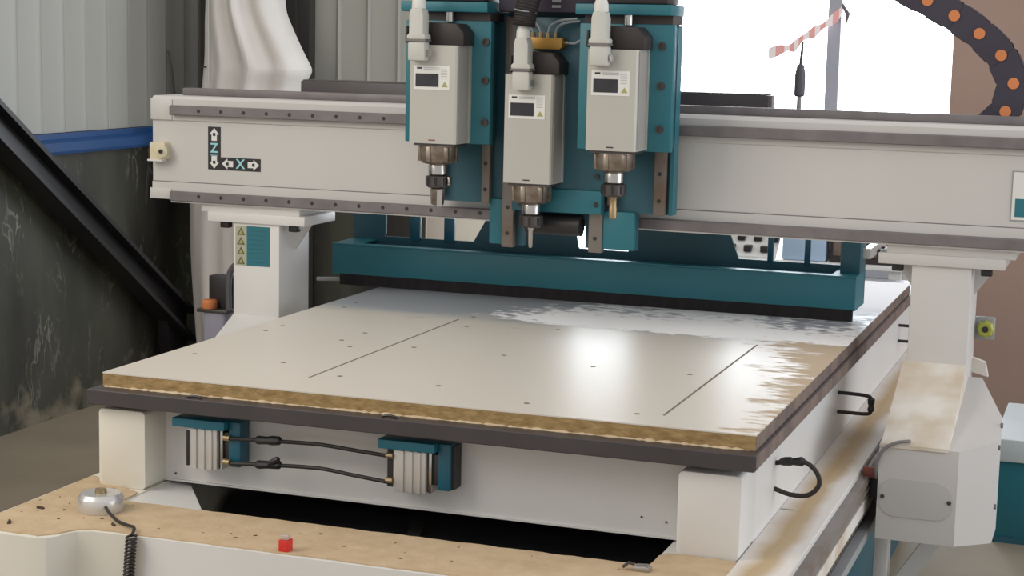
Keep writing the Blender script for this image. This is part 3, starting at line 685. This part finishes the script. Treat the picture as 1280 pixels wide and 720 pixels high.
# pneumatic manifold
mn = obj('air_manifold', PR([(0.605, 1.520), (0.612, 1.513), (0.690, 1.513), (0.697, 1.520), (0.697, 1.541), (0.605, 1.541)], 'y', 0.975, 1.005, 0.001), BRASSY, car)
for k in range(4):
    x = 0.618 + 0.019 * k
    obj('push_fitting', T([(x, 0.990, 1.541), (x, 0.990, 1.553)], 0.006, 10), BRASS, mn)
obj('push_fitting', T([(0.697, 0.990, 1.529), (0.708, 0.990, 1.529)], 0.005, 10), BRASS, mn)
for pts in (((0.618, .990, 1.553), (0.612, .985, 1.566), (0.60, .98, 1.574), (0.57, .98, 1.58)), ((0.637, .990, 1.553), (0.630, .985, 1.570), (0.612, .98, 1.583), (0.58, .98, 1.592)),
            ((0.656, .990, 1.553), (0.664, .985, 1.570), (0.69, .98, 1.582), (0.73, .985, 1.587)), ((0.675, .990, 1.553), (0.682, .985, 1.566), (0.70, .98, 1.576), (0.735, .99, 1.582)),
            ((0.708, .990, 1.529), (0.725, .985, 1.529), (0.742, .985, 1.538), (0.752, .99, 1.552))):
    obj('air_tube', T(spline(pts, 6), 0.0032, 8), TUBEG, mn)

# ================================================================ SPINDLES
def spindle(x0, y0, zb, zt, label, logo_red, plug, tool):
    w, d = 0.120, 0.090
    yb = y0 + d
    s = thing('spindle', label, 'spindle motor', (x0 + w / 2, y0 + d / 2, zb - 0.10), 'router spindles')
    body = obj('body', PR([(x0, y0), (x0 + w - 0.004, y0), (x0 + w, y0 + 0.004), (x0 + w, yb), (x0, yb)], 'z', zb, zt), SPGREY, s)
    obj('side_panel', B(x0 + w, x0 + w + 0.002, y0 + 0.010, yb - 0.016, zb + 0.004, zt - 0.004), SPSIDE, body)
    obj('edge_trim', B(x0 + w, x0 + w + 0.004, yb - 0.012, yb, zb, zt), SPGREY, body)
    # fan cap
    obj('fan_cap', PR([(x0 + 0.016, zt), (x0 + w + 0.010, zt), (x0 + w + 0.010, zt + 0.030), (x0 + w - 0.010, zt + 0.052), (x0 + 0.016, zt + 0.055)], 'y', y0 + 0.016, yb, 0.003), BROWNBLK, s)
    # display label
    lx = x0 + 0.010
    st = obj('rating_label', B(lx, lx + 0.092, y0 - 0.001, y0, zt - 0.106, zt - 0.049), STICKW, s)
    obj('display', B(lx + 0.005, lx + 0.064, y0 - 0.002, y0 - 0.001, zt - 0.099, zt - 0.068), SCREEN, st)
    obj('brand_mark', B(lx + 0.008, lx + 0.021, y0 - 0.0016, y0 - 0.001, zt - 0.057, zt - 0.053), STICKK, st)
    for k in range(2):
        obj('print_line', B(lx + 0.026, lx + 0.066, y0 - 0.0015, y0 - 0.001, zt - 0.0545 - k * 0.004, zt - 0.0535 - k * 0.004), GREYSTRIP, st)
    for k in range(6):
        obj('print_line', B(lx + 0.070, lx + 0.086, y0 - 0.0015, y0 - 0.001, zt - 0.058 - k * 0.004, zt - 0.0572 - k * 0.004), GREYSTRIP, st)
    obj('warning_triangle', PR([(lx + 0.072, zt - 0.099), (lx + 0.088, zt - 0.099), (lx + 0.080, zt - 0.086)], 'y', y0 - 0.0016, y0 - 0.001), WARN, st)
    obj('maker_mark', B(x0 + 0.050, x0 + 0.067, y0 - 0.001, y0, zb + 0.007, zb + 0.0095), REDBR if logo_red else STICKK, s)
    # plug connector
    px, py = x0 + plug, y0 - 0.018
    base = obj('plug_base', B(px - 0.022, px + 0.022, y0 - 0.034, y0, zt - 0.038, zt + 0.008, 0.005), PLUG, s)
    obj('latch_pin', tube_profile(bmesh.new(), Vector((px + 0.022, py, zt - 0.020)), Vector((1, -0.4, 0)), [(0.008, 0), (0.008, 0.008), (0.004, 0.008)], 10), CHROME, base)
    obj('plug_seam', B(px - 0.0245, px + 0.0245, y0 - 0.036, y0 + 0.002, zt + 0.008, zt + 0.013), STEEL, base)
    pb = obj('plug_hood', PR([(px - 0.0235, zt + 0.013), (px + 0.0235, zt + 0.013), (px + 0.0235, zt + 0.022), (px + 0.018, zt + 0.026), (px + 0.018, zt + 0.070), (px + 0.014, zt + 0.085), (px - 0.014, zt + 0.085), (px - 0.018, zt + 0.070), (px - 0.018, zt + 0.026), (px - 0.0235, zt + 0.022)], 'y', y0 - 0.036, y0 + 0.002, 0.002), PLUG, s)
    obj('latch', B(px - 0.032, px - 0.026, y0 - 0.025, y0 - 0.010, zt + 0.004, zt + 0.044, 0.002), BLACK, pb)
    obj('gland_nut', tube_profile(bmesh.new(), Vector((px, py, zt + 0.085)), Vector((0, 0, 1)), [(0.017, 0), (0.0175, 0.003), (0.0165, 0.018), (0.013, 0.028), (0.010, 0.028)], 12), PLUGW, pb)
    if plug < 0.05:
        obj('power_cable', T(spline([(px, py, zt + 0.11), (px, py, zt + 0.16), (px + 0.004, py + 0.02, zt + 0.22), (px + 0.02, py + 0.05, zt + 0.30)]), 0.0085, 10), BLACK, pb)
    # nose, collet and cutter
    cx, cy = x0 + 0.058, y0 + d / 2
    bm = B(x0 + 0.010, x0 + w - 0.004, y0 + 0.006, yb - 0.004, zb - 0.006, zb)
    obj('nose_plate', bm, DSTEEL, s)
    ns = obj('nose', lathe(bmesh.new(), cx, cy, [(0.045, zb - 0.006), (0.045, zb - 0.020), (0.042, zb - 0.046), (0.036, zb - 0.050), (0.024, zb - 0.052)], 12), NOSE, s)
    for k in range(6):
        a = k * PI / 3 + 0.35
        obj('nose_rib', B(cx + 0.042 * math.cos(a) - 0.006, cx + 0.042 * math.cos(a) + 0.006, cy + 0.042 * math.sin(a) - 0.006, cy + 0.042 * math.sin(a) + 0.006, zb - 0.045, zb - 0.008, 0.002), NOSE, ns)
    z1 = zb - 0.052
    obj('shaft', lathe(bmesh.new(), cx, cy, [(0.022, z1 + 0.001), (0.0235, z1 - 0.004), (0.0235, z1 - 0.024), (0.020, z1 - 0.027)], 24), CHROME, s)
    nut = obj('collet_nut', lathe(bmesh.new(), cx, cy, [(0.020, z1 - 0.027), (0.028, z1 - 0.029), (0.028, z1 - 0.053), (0.024, z1 - 0.057), (0.010, z1 - 0.058)], 16), DSTEEL, s)
    for k in range(8):
        a = k * PI / 4 + 0.2
        obj('nut_notch', tube_profile(bmesh.new(), Vector((cx + 0.0275 * math.cos(a), cy + 0.0275 * math.sin(a), z1 - 0.051)), Vector((0, 0, 1)), [(0.003, 0), (0.003, 0.020)], 6), BLACK, nut)
    z2 = z1 - 0.058
    if tool == 'big':
        c = obj('cutter', lathe(bmesh.new(), cx, cy, [(0.010, z2), (0.018, z2 - 0.002), (0.016, z2 - 0.040), (0.011, z2 - 0.042)], 10), NOSE, s)
        obj('cutter_blade', B(cx + 0.006, cx + 0.019, cy - 0.019, cy - 0.013, z2 - 0.044, z2 - 0.004), CHROME, c)
        obj('clamp_screw', B(cx + 0.028, cx + 0.036, cy - 0.01, cy + 0.004, z1 - 0.050, z1 - 0.030, 0.002), CHROME, nut)
    elif tool == 'thin':
        obj('cutter', lathe(bmesh.new(), cx, cy, [(0.009, z2), (0.0065, z2 - 0.008), (0.0055, z2 - 0.046), (0.003, z2 - 0.050)], 10), CHROME, s)
    else:
        c = obj('cutter', lathe(bmesh.new(), cx, cy, [(0.010, z2), (0.0085, z2 - 0.004), (0.0085, z2 - 0.024), (0.0095, z2 - 0.026), (0.0095, z2 - 0.050), (0.005, z2 - 0.053)], 10), BRASS, s)
    return s
spindle(0.352, 0.860, 1.282, 1.517, 'grey spindle motor with wide stubby cutter and small red mark near its foot', True, 0.028, 'big')
spindle(0.574, 0.920, 1.192, 1.453, 'grey spindle motor hanging lowest, slim pale bit, under the yellow air manifold', False, 0.0495, 'thin')
spindle(0.798, 0.860, 1.283, 1.517, 'grey spindle motor with brassy bit, beside the bolted teal plate', False, 0.034, 'mid')
# thick corrugated hose ending in the lowest spindle's plug
hz = thing('ribbed_hose', 'black ribbed cable hose running up from the lowest spindle plug', 'hose', (0.624, 0.902, 1.565))
pts = spline([(0.624, 0.902, 1.566), (0.628, 0.904, 1.60), (0.640, 0.915, 1.66), (0.66, 0.95, 1.76), (0.68, 0.97, 1.84)], 14)
rr = [0.026 + (0.002 if i % 2 else 0.0) for i in range(len(pts))]
obj('hose_skin', T(pts, rr, 16), RUBBER, hz)
obj('cable_tie', T([(0.600 + 0.054 * (k / 8), 0.902 - 0.028 * math.sin(PI * k / 8), 1.606 - 0.008 * (k / 8)) for k in range(9)], 0.0018, 6), TUBEG, hz)

# ================================================================ DUST HOOD / PUSHER BEHIND THE GANTRY
hd = thing('dust_hood', 'long teal hood with black bristle skirt behind the gantry, just above the board', 'hood', (0.61, 1.52, 0.83))
YH = 1.46
obj('front_panel', B(-0.134, 1.352, YH, YH + 0.008, 0.861, 0.944, 0.002), TEAL, hd)
obj('top_flange', B(-0.134, 1.352, YH + 0.0005, YH + 0.030, 0.9442, 0.948), TEAL, hd)
obj('end_flange', B(-0.134, -0.060, YH + 0.03, YH + 0.16, 0.9442, 0.948), TEAL, hd)
obj('end_flange', B(1.285, 1.352, YH + 0.03, YH + 0.16, 0.9442, 0.948), TEAL, hd)
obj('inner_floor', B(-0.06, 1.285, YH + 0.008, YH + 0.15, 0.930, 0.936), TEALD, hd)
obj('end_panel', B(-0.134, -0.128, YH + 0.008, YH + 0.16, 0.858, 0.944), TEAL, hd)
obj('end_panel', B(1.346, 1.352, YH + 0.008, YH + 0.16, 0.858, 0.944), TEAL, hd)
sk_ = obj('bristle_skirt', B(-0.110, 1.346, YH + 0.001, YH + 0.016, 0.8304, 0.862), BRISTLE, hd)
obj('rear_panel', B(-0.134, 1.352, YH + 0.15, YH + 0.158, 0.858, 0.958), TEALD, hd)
# upright plates of the rear panel with cut-outs between them
for pts in ([(-0.134, 0.958), (-0.040, 0.958), (-0.034, 0.965), (-0.034, 1.088), (-0.134, 1.088)], [(0.240, 0.958), (0.555, 0.958), (0.540, 1.03), (0.540, 1.088), (0.285, 1.088), (0.275, 1.02)],
            [(0.700, 0.958), (1.010, 0.958), (0.975, 1.05), (0.975, 1.088), (0.715, 1.088), (0.715, 1.03)], [(1.295, 0.958), (1.352, 0.958), (1.352, 1.088), (1.290, 1.088)]):
    obj('upright_plate', PR(pts, 'y', YH + 0.15, YH + 0.158), TEALD, hd)
for x0, x1 in ((0.045, 0.075), (0.150, 0.180), (1.090, 1.105), (1.190, 1.205)):
    obj('upright_post', B(x0, x1, YH + 0.145, YH + 0.16, 0.950, 1.088, 0.002), BRACKET, hd)
obj('end_post', B(1.300, 1.352, YH + 0.06, YH + 0.15, 0.946, 1.06, 0.002), TEALD, hd)
obj('end_bar', hexa(bmesh.new(), [(1.352, YH + 0.10, 0.985), (1.372, YH + 0.10, 0.985), (1.372, YH + 0.40, 0.985), (1.352, YH + 0.40, 0.985), (1.352, YH + 0.10, 1.012), (1.372, YH + 0.10, 1.012), (1.372, YH + 0.40, 1.012), (1.352, YH + 0.40, 1.012)]), ALU, hd)
for yk in (0.22, 0.30):
    obj('clamp_knob', B(1.372, 1.392, YH + yk, YH + yk + 0.035, 0.975, 0.997, 0.003), BLACK, hd)
obj('hood_carrier', B(0.30, 0.52, YG + 0.22, YH + 0.15, 1.09, 1.125, 0.003), TEALD, hd)
obj('hood_carrier', B(0.73, 0.95, YG + 0.22, YH + 0.15, 1.09, 1.125, 0.003), TEALD, hd)

# ================================================================ DRAG CHAIN OVER THE BEAM
dc = thing('drag_chain', 'dark drag chain with orange pins curling up over the gantry beam', 'cable chain', (1.65, 1.415, 1.280))
YC = 1.415
joints = [Vector((x, YC, z)) for x, z in ((1.365, 1.318), (1.44, 1.318), (1.515, 1.318), (1.59, 1.320), (1.655, 1.338), (1.703, 1.388), (1.718, 1.456), (1.685, 1.523), (1.631, 1.574), (1.569, 1.616), (1.503, 1.652), (1.435, 1.685), (1.365, 1.715), (1.293, 1.742), (1.22, 1.765))]
pitch_ = 0.072
for k in range(len(joints) - 1):
    a, b = joints[k], joints[k + 1]
    d = (b - a).normalized(); nrm = Vector((-d.z, 0, d.x)); c = (a + b) / 2; h = 0.036; L2 = pitch_ * 0.60
    y0, y1 = YC - 0.035, YC + 0.035
    bm = bmesh.new()
    ol = [c + d * t + nrm * s_ for t, s_ in ((-L2, -h + 0.006), (-L2 + 0.008, -h), (L2 - 0.008, -h), (L2, -h + 0.006), (L2, h - 0.006), (L2 - 0.008, h), (-L2 + 0.008, h), (-L2, h - 0.006))]
    off = 0.0015 if k % 2 else 0.0
    prism(bm, [(p.x, p.z) for p in ol], 'y', y0 - off, y0 + 0.010)
    prism(bm, [(p.x, p.z) for p in ol], 'y', y1 - 0.010, y1 + off)
    for s_ in (-1, 1):
        q = [c + d * t + nrm * (s_ * h * u) for t, u in ((-0.022, 0.85), (0.022, 0.85), (0.022, 1.06), (-0.022, 1.06))]
        prism(bm, [(p.x, p.z) for p in q], 'y', y0 + 0.004, y1 - 0.004)
    lk = obj('link', bm, CHAIN, dc)
    obj('pin', disc_y(b.x, y0 - 0.004, y0 + 0.001, b.z, 0.0138, 14), ORANGE, lk)

# small upright probe standing behind the beam
pb_ = thing('cable_probe', 'thin grey probe with rubber sleeve standing upright on the beam before the window', 'probe', (1.192, 1.415, 1.280))
obj('stem', T([(1.192, 1.415, 1.280), (1.192, 1.415, 1.412)], 0.006, 10), GREYSTRIP, pb_)
obj('sleeve', tube_profile(bmesh.new(), Vector((1.192, 1.415, 1.407)), Vector((0, 0, 1)), [(0.010, 0), (0.0135, 0.004), (0.0135, 0.055), (0.009, 0.078), (0.005, 0.082)], 14), CONNGREY, pb_)
obj('tip', T([(1.192, 1.415, 1.487), (1.195, 1.415, 1.545)], [0.0045, 0.003], 8), CONNGREY, pb_)

# ================================================================ SMALL THINGS ON THE TRAY
tp = thing('touch_plate', 'round silver tool setter with coiled black lead on the tray', 'tool setter', (0.128, -0.150, ZL + 0.003))
obj('puck', lathe(bmesh.new(), 0.128, -0.150, [(0.044, ZL + 0.003), (0.045, ZL + 0.006), (0.045, ZL + 0.029), (0.0445, ZL + 0.030), (0.039, ZL + 0.038), (0.036, ZL + 0.039), (0.030, ZL + 0.038)], 36), mat('turned_aluminium', (0.66, 0.65, 0.64), 0.3, 0.55, var=0.04), tp)
obj('contact_button', lathe(bmesh.new(), 0.128, -0.150, [(0.012, ZL + 0.037), (0.011, ZL + 0.046), (0.007, ZL + 0.047)], 14), BRASS, tp)
lead = [(0.160, -0.183, ZL + 0.020), (0.178, -0.198, ZL + 0.014), (0.212, -0.222, ZL + 0.008), (0.242, -0.238, ZL + 0.008), (0.272, -0.262, ZL + 0.012), (0.281, -0.286, ZL + 0.004)]
ld = obj('lead', T(spline(lead, 8), 0.0032, 8), RUBBER, tp)
coil = []
for k in range(26 * 10):
    t = k / 10; a = 2 * PI * t
    coil.append((0.284 - 0.0006 * t + 0.009 * math.cos(a), -0.291 + 0.009 * math.sin(a), ZL + 0.006 - t * 0.0072))
obj('coiled_lead', T(coil, 0.0026, 6), RUBBER, tp)
rc = thing('red_cap', 'small red plastic cap lying on the sawdust of the tray', 'cap', (0.585, -0.252, ZL + 0.0028))
obj('cap_body', PR(roundrect(0.575, 0.596, -0.262, -0.241, 0.003, 3), 'z', ZL + 0.0028, ZL + 0.024, 0.001), RED, rc)
obj('cap_top', B(0.578, 0.593, -0.259, -0.244, ZL + 0.024, ZL + 0.033, 0.002), mat('smoky_clear_plastic', (0.52, 0.42, 0.36), 0.25, var=0.03), rc)
cl = thing('metal_clip', 'small bright metal clip lying at the edge of the tray opening', 'clip', (1.225, -0.090, ZL + 0.0028))
obj('clip_body', PR([(1.205, ZL + 0.0028), (1.240, ZL + 0.0028), (1.240, ZL + 0.010), (1.232, ZL + 0.014), (1.212, ZL + 0.012)], 'y', -0.115, -0.095, 0.001), CHROME, cl)
obj('clip_arm', T([(1.21, -0.105, ZL + 0.013), (1.20, -0.11, ZL + 0.016), (1.19, -0.112, ZL + 0.0075)], 0.003, 8), DSTEEL, cl)

# ================================================================ THINGS AROUND THE MACHINE
# lubricator on a bracket beyond the left post
ol_ = thing('lubricator', 'small lubricator with orange cap and smoky tank beside the left post', 'oil pump', (-0.42, 1.36, 0.60))
obj('bracket', B(-0.50, -0.34, 1.32, 1.40, 0.60, 0.612), DSTEEL, ol_)
obj('tank', PR(roundrect(-0.478, -0.405, 1.325, 1.395, 0.012), 'z', 0.612, 0.742), TANK, ol_)
obj('lid', B(-0.493, -0.395, 1.318, 1.402, 0.742, 0.752, 0.002), DSTEEL, ol_)
obj('filler_cap', lathe(bmesh.new(), -0.462, 1.340, [(0.022, 0.752), (0.024, 0.756), (0.024, 0.770), (0.019, 0.777), (0.010, 0.777)], 12), ORANGE, ol_)
obj('pump_head', B(-0.472, -0.395, 1.352, 1.398, 0.752, 0.845, 0.003), BLACK, ol_)
obj('delivery_pipe', T(spline([(-0.398, 1.336, 0.752), (-0.399, 1.336, 0.82), (-0.396, 1.34, 0.86), (-0.375, 1.34, 0.885), (-0.35, 1.34, 0.892)]), 0.009, 10), CONNGREY, ol_)
# shelf carrying it on the left carriage
obj('oiler_shelf', B(-0.50, -0.30, 1.30, 1.41, 0.590, 0.600), WHITE, gan)
# thin grey pipe near the left post
gp = obj('air_pipe', T(spline([(-0.20, 1.50, 0.835), (-0.08, 1.50, 0.842), (0.0, 1.50, 0.842), (0.04, 1.50, 0.836)]), 0.006, 8), GREYSTRIP, hd)

# diagonal steel beam against the left wall
sb_t = thing('steel_brace', 'black diagonal steel channel leaning along the dark left wall', 'steel beam', (-1.88, 3.6, 0.0))
up = lambda y: 1.236 - 0.688 * (y - 2.343)
obj('channel', PR([(1.2, up(1.2)), (3.66, up(3.66)), (3.66, 0.0), (3.54, 0.0), (3.50, up(3.50) - 0.145), (1.2, up(1.2) - 0.145)], 'x', -1.925, -1.875), BRACEM, sb_t)
obj('flange', PR([(1.2, up(1.2)), (3.66, up(3.66)), (3.66, up(3.66) - 0.022), (1.2, up(1.2) - 0.022)], 'x', -1.875, -1.83), BRACEM, sb_t)
obj('flange', PR([(1.2, up(1.2) - 0.123), (3.66, up(3.66) - 0.123), (3.66, up(3.66) - 0.145), (1.2, up(1.2) - 0.145)], 'x', -1.875, -1.83), BRACEM, sb_t)

# hanging filter bag in front of the dark door
rows = [(2.35, -1.74, -1.44), (1.90, -1.745, -1.435), (1.67, -1.752, -1.420), (1.62, -1.754, -1.412), (1.58, -1.757, -1.392), (1.52, -1.758, -1.362), (1.46, -1.760, -1.330), (1.41, -1.762, -1.302), (1.385, -1.766, -1.290), (1.36, -1.768, -1.300), (1.32, -1.772, -1.325), (1.26, -1.78, -1.34), (1.10, -1.82, -1.36), (0.80, -1.843, -1.40), (0.50, -1.83, -1.42), (0.20, -1.80, -1.44), (0.0, -1.79, -1.44)]
bm = bmesh.new(); NB = 72; rings = []
for i, (z, xl, xr) in enumerate(rows):
    ring = []
    cx_, hw = (xl + xr) / 2, (xr - xl) / 2
    for j in range(NB):
        a = 2 * PI * j / NB
        u = math.cos(a)
        # deep vertical folds, running slightly aslant towards the gathered corner
        f1 = 0.030 * max(0.0, 1 - abs(u - 0.10 - 0.35 * (1.5 - z)) / 0.22)
        f2 = -0.030 * max(0.0, 1 - abs(u - 0.42 - 0.30 * (1.5 - z)) / 0.20)
        f3 = 0.018 * max(0.0, 1 - abs(u + 0.45) / 0.18) - 0.012 * max(0.0, 1 - abs(u + 0.15) / 0.15)
        f4 = 0.03 * max(0.0, 1 - abs(z - 1.375) / 0.05) * (1 if u > 0.3 else 0.2)
        bulge = 0.13 + f1 + f2 + f3 + f4 + 0.008 * math.sin(9 * a + 5 * z)
        ring.append(bm.verts.new((cx_ + hw * u, 3.66 + bulge * math.copysign(abs(math.sin(a)) ** 0.7, math.sin(a)), z)))
    rings.append(ring)
for a, b in zip(rings, rings[1:]):
    for j in range(NB): bm.faces.new((a[j], a[(j + 1) % NB], b[(j + 1) % NB], b[j]))
bm.faces.new(rings[0]); bm.faces.new(rings[-1])
fb = thing('filter_bag', 'pale cloth dust bag hanging in front of the dark door', 'dust bag', (-1.6, 3.66, 0.0))
o = obj('cloth', bm, CLOTH, fb)
ss = o.modifiers.new('soft', 'SUBSURF'); ss.levels = 1; ss.render_levels = 1
obj('seam', T([(-1.70, 3.545, 2.3), (-1.70, 3.545, 1.67), (-1.700, 3.545, 1.4), (-1.700, 3.545, 1.33)], 0.0025, 6), STICKW, fb)
obj('bag_tag', B(-1.752, -1.722, 3.562, 3.568, 1.385, 1.390), DSTEEL, fb)
# a thin wire standing at the wall
wr_ = obj('wall_wire', T(spline([(XW + 0.026, 3.72, 1.13), (XW + 0.010, 3.715, 1.25), (XW + 0.010, 3.69, 1.36), (XW + 0.008, 3.66, 1.45)]), 0.004, 6), CONNGREY)
tag(wr_, 'thin dark wire rising up the pale sheet panels of the left wall', 'wire')

# warning tape tied to the window mullion
tpn = thing('warning_tape', 'strip of red and white tape tied to the window mullion', 'tape', (0.85, 3.95, 1.50))
tpts = [Vector(p) for p in ((0.595, 3.965, 1.500), (0.66, 3.955, 1.520), (0.70, 3.95, 1.530), (0.735, 3.95, 1.565), (0.78, 3.95, 1.590), (0.82, 3.955, 1.620), (0.87, 3.962, 1.660), (0.885, 3.965, 1.70))]
tp2 = spline(tpts, 4)
for half in range(0, len(tp2) - 1, 2):
    bm = bmesh.new()
    for i in range(half, min(half + 2, len(tp2) - 1)):
        a, b = tp2[i], tp2[i + 1]
        wa, wb_ = 0.018 + 0.006 * math.sin(i * 0.9), 0.018 + 0.006 * math.sin((i + 1) * 0.9)
        hexa(bm, [(a.x, a.y, a.z - wa), (b.x, b.y, b.z - wb_), (b.x, b.y + 0.003, b.z - wb_), (a.x, a.y + 0.003, a.z - wa), (a.x, a.y, a.z + wa), (b.x, b.y, b.z + wb_), (b.x, b.y + 0.003, b.z + wb_), (a.x, a.y + 0.003, a.z + wa)])
    obj('tape_band', bm, TAPER if (half // 2) % 2 else TAPEW, tpn)
obj('knot', T([(0.88, 3.965, 1.70), (0.905, 3.96, 1.66), (0.900, 3.96, 1.63)], [0.004, 0.010, 0.005], 8), CONNGREY, tpn)

# low teal cabinet with white top
cab = thing('low_cabinet', 'low teal steel cabinet with white top in front of the brown wall', 'cabinet', (2.1, 2.8, 0.0))
obj('body', B(1.66, 2.60, 2.52, 3.10, 0.0, 0.262, 0.003), TEAL, cab)
obj('top', B(1.652, 2.61, 2.505, 3.11, 0.262, 0.335, 0.006), mat('pale_blue_white', (0.62, 0.68, 0.70), 0.45, var=0.03), cab)
obj('toe_strip', B(1.67, 2.59, 2.516, 2.52, 0.0, 0.02), TEALD, cab)

# pale slotted rack behind the table, seen through the hood's cut-outs
rk = thing('low_rack', 'pale four legged rack behind the router table', 'rack', (0.8, 3.1, 0.0))
for x0 in (0.45, 1.25):
    for y0 in (2.90, 3.30):
        obj('leg', B(x0, x0 + 0.04, y0, y0 + 0.04, 0.0, 0.79), STICKW, rk)
sh = obj('shelf', B(0.42, 1.32, 2.88, 3.36, 0.79, 0.805, 0.002), STICKW, rk)
sp_ = thing('slotted_panel', 'white tilted panel studded with black blocks on the pale rack', 'panel', (0.71, 2.99, 0.805))
obj('panel_board', hexa(bmesh.new(), [(0.56, 2.88, 0.806), (0.868, 2.88, 0.806), (0.868, 3.10, 0.98), (0.56, 3.10, 0.98), (0.56, 2.88, 0.812), (0.868, 2.88, 0.812), (0.868, 3.10, 0.992), (0.56, 3.10, 0.992)]), STICKW, sp_)
obj('prop', B(0.70, 0.73, 3.08, 3.10, 0.805, 0.972), STICKW, sp_)
for k in range(5):
    for j in range(5):
        t = 0.08 + 0.19 * j; bx_ = 0.58 + k * 0.058 + (0.026 if j % 2 else 0)
        by_, bz_ = 2.88 + 0.22 * t, 0.812 + 0.18 * t
        obj('block', B(bx_, bx_ + 0.026, by_ - 0.012, by_ + 0.020, bz_, bz_ + 0.022, 0.002), BLACK, sp_)
pbx = thing('pale_blue_crate', 'pale blue crate on the pale rack behind the router table', 'crate', (0.97, 2.98, 0.805))
obj('crate_body', B(0.885, 1.035, 2.90, 3.05, 0.805, 0.93, 0.008), mat('pale_blue_plastic', (0.42, 0.56, 0.74), 0.5, var=0.04), pbx)
obj('crate_rim', B(0.880, 1.040, 2.895, 3.055, 0.93, 0.945, 0.004), STICKW, pbx)
dkx = thing('dark_crate', 'dark brown crate of offcuts at the end of the pale rack', 'crate', (1.15, 3.0, 0.805))
obj('crate_body', B(1.045, 1.28, 2.91, 3.08, 0.805, 0.95, 0.006), BROWNBLK, dkx)
for k in range(5):
    obj('offcut', B(1.06 + 0.04 * k, 1.085 + 0.04 * k, 2.90, 2.912, 0.83 + 0.02 * (k % 3), 0.90 + 0.015 * (k % 2), 0.002), SLABSIDE, dkx)
lck = thing('pale_locker', 'pale cream locker standing behind the router table', 'locker', (-0.26, 3.1, 0.0))
obj('body', B(-0.46, -0.06, 2.95, 3.3, 0.0, 1.06, 0.006), mat('locker_cream', (0.80, 0.76, 0.68), 0.5, var=0.03), lck)
obj('door_leaf', B(-0.45, -0.345, 2.944, 2.95, 0.04, 1.04, 0.003), mat('locker_beige', (0.55, 0.50, 0.45), 0.5, var=0.03), lck)
obj('door_leaf', B(-0.335, -0.07, 2.944, 2.95, 0.04, 1.04, 0.003), mat('locker_cream', (0.80, 0.76, 0.68)), lck)
obj('handle', B(-0.36, -0.352, 2.93, 2.944, 0.55, 0.66, 0.002), DSTEEL, lck)
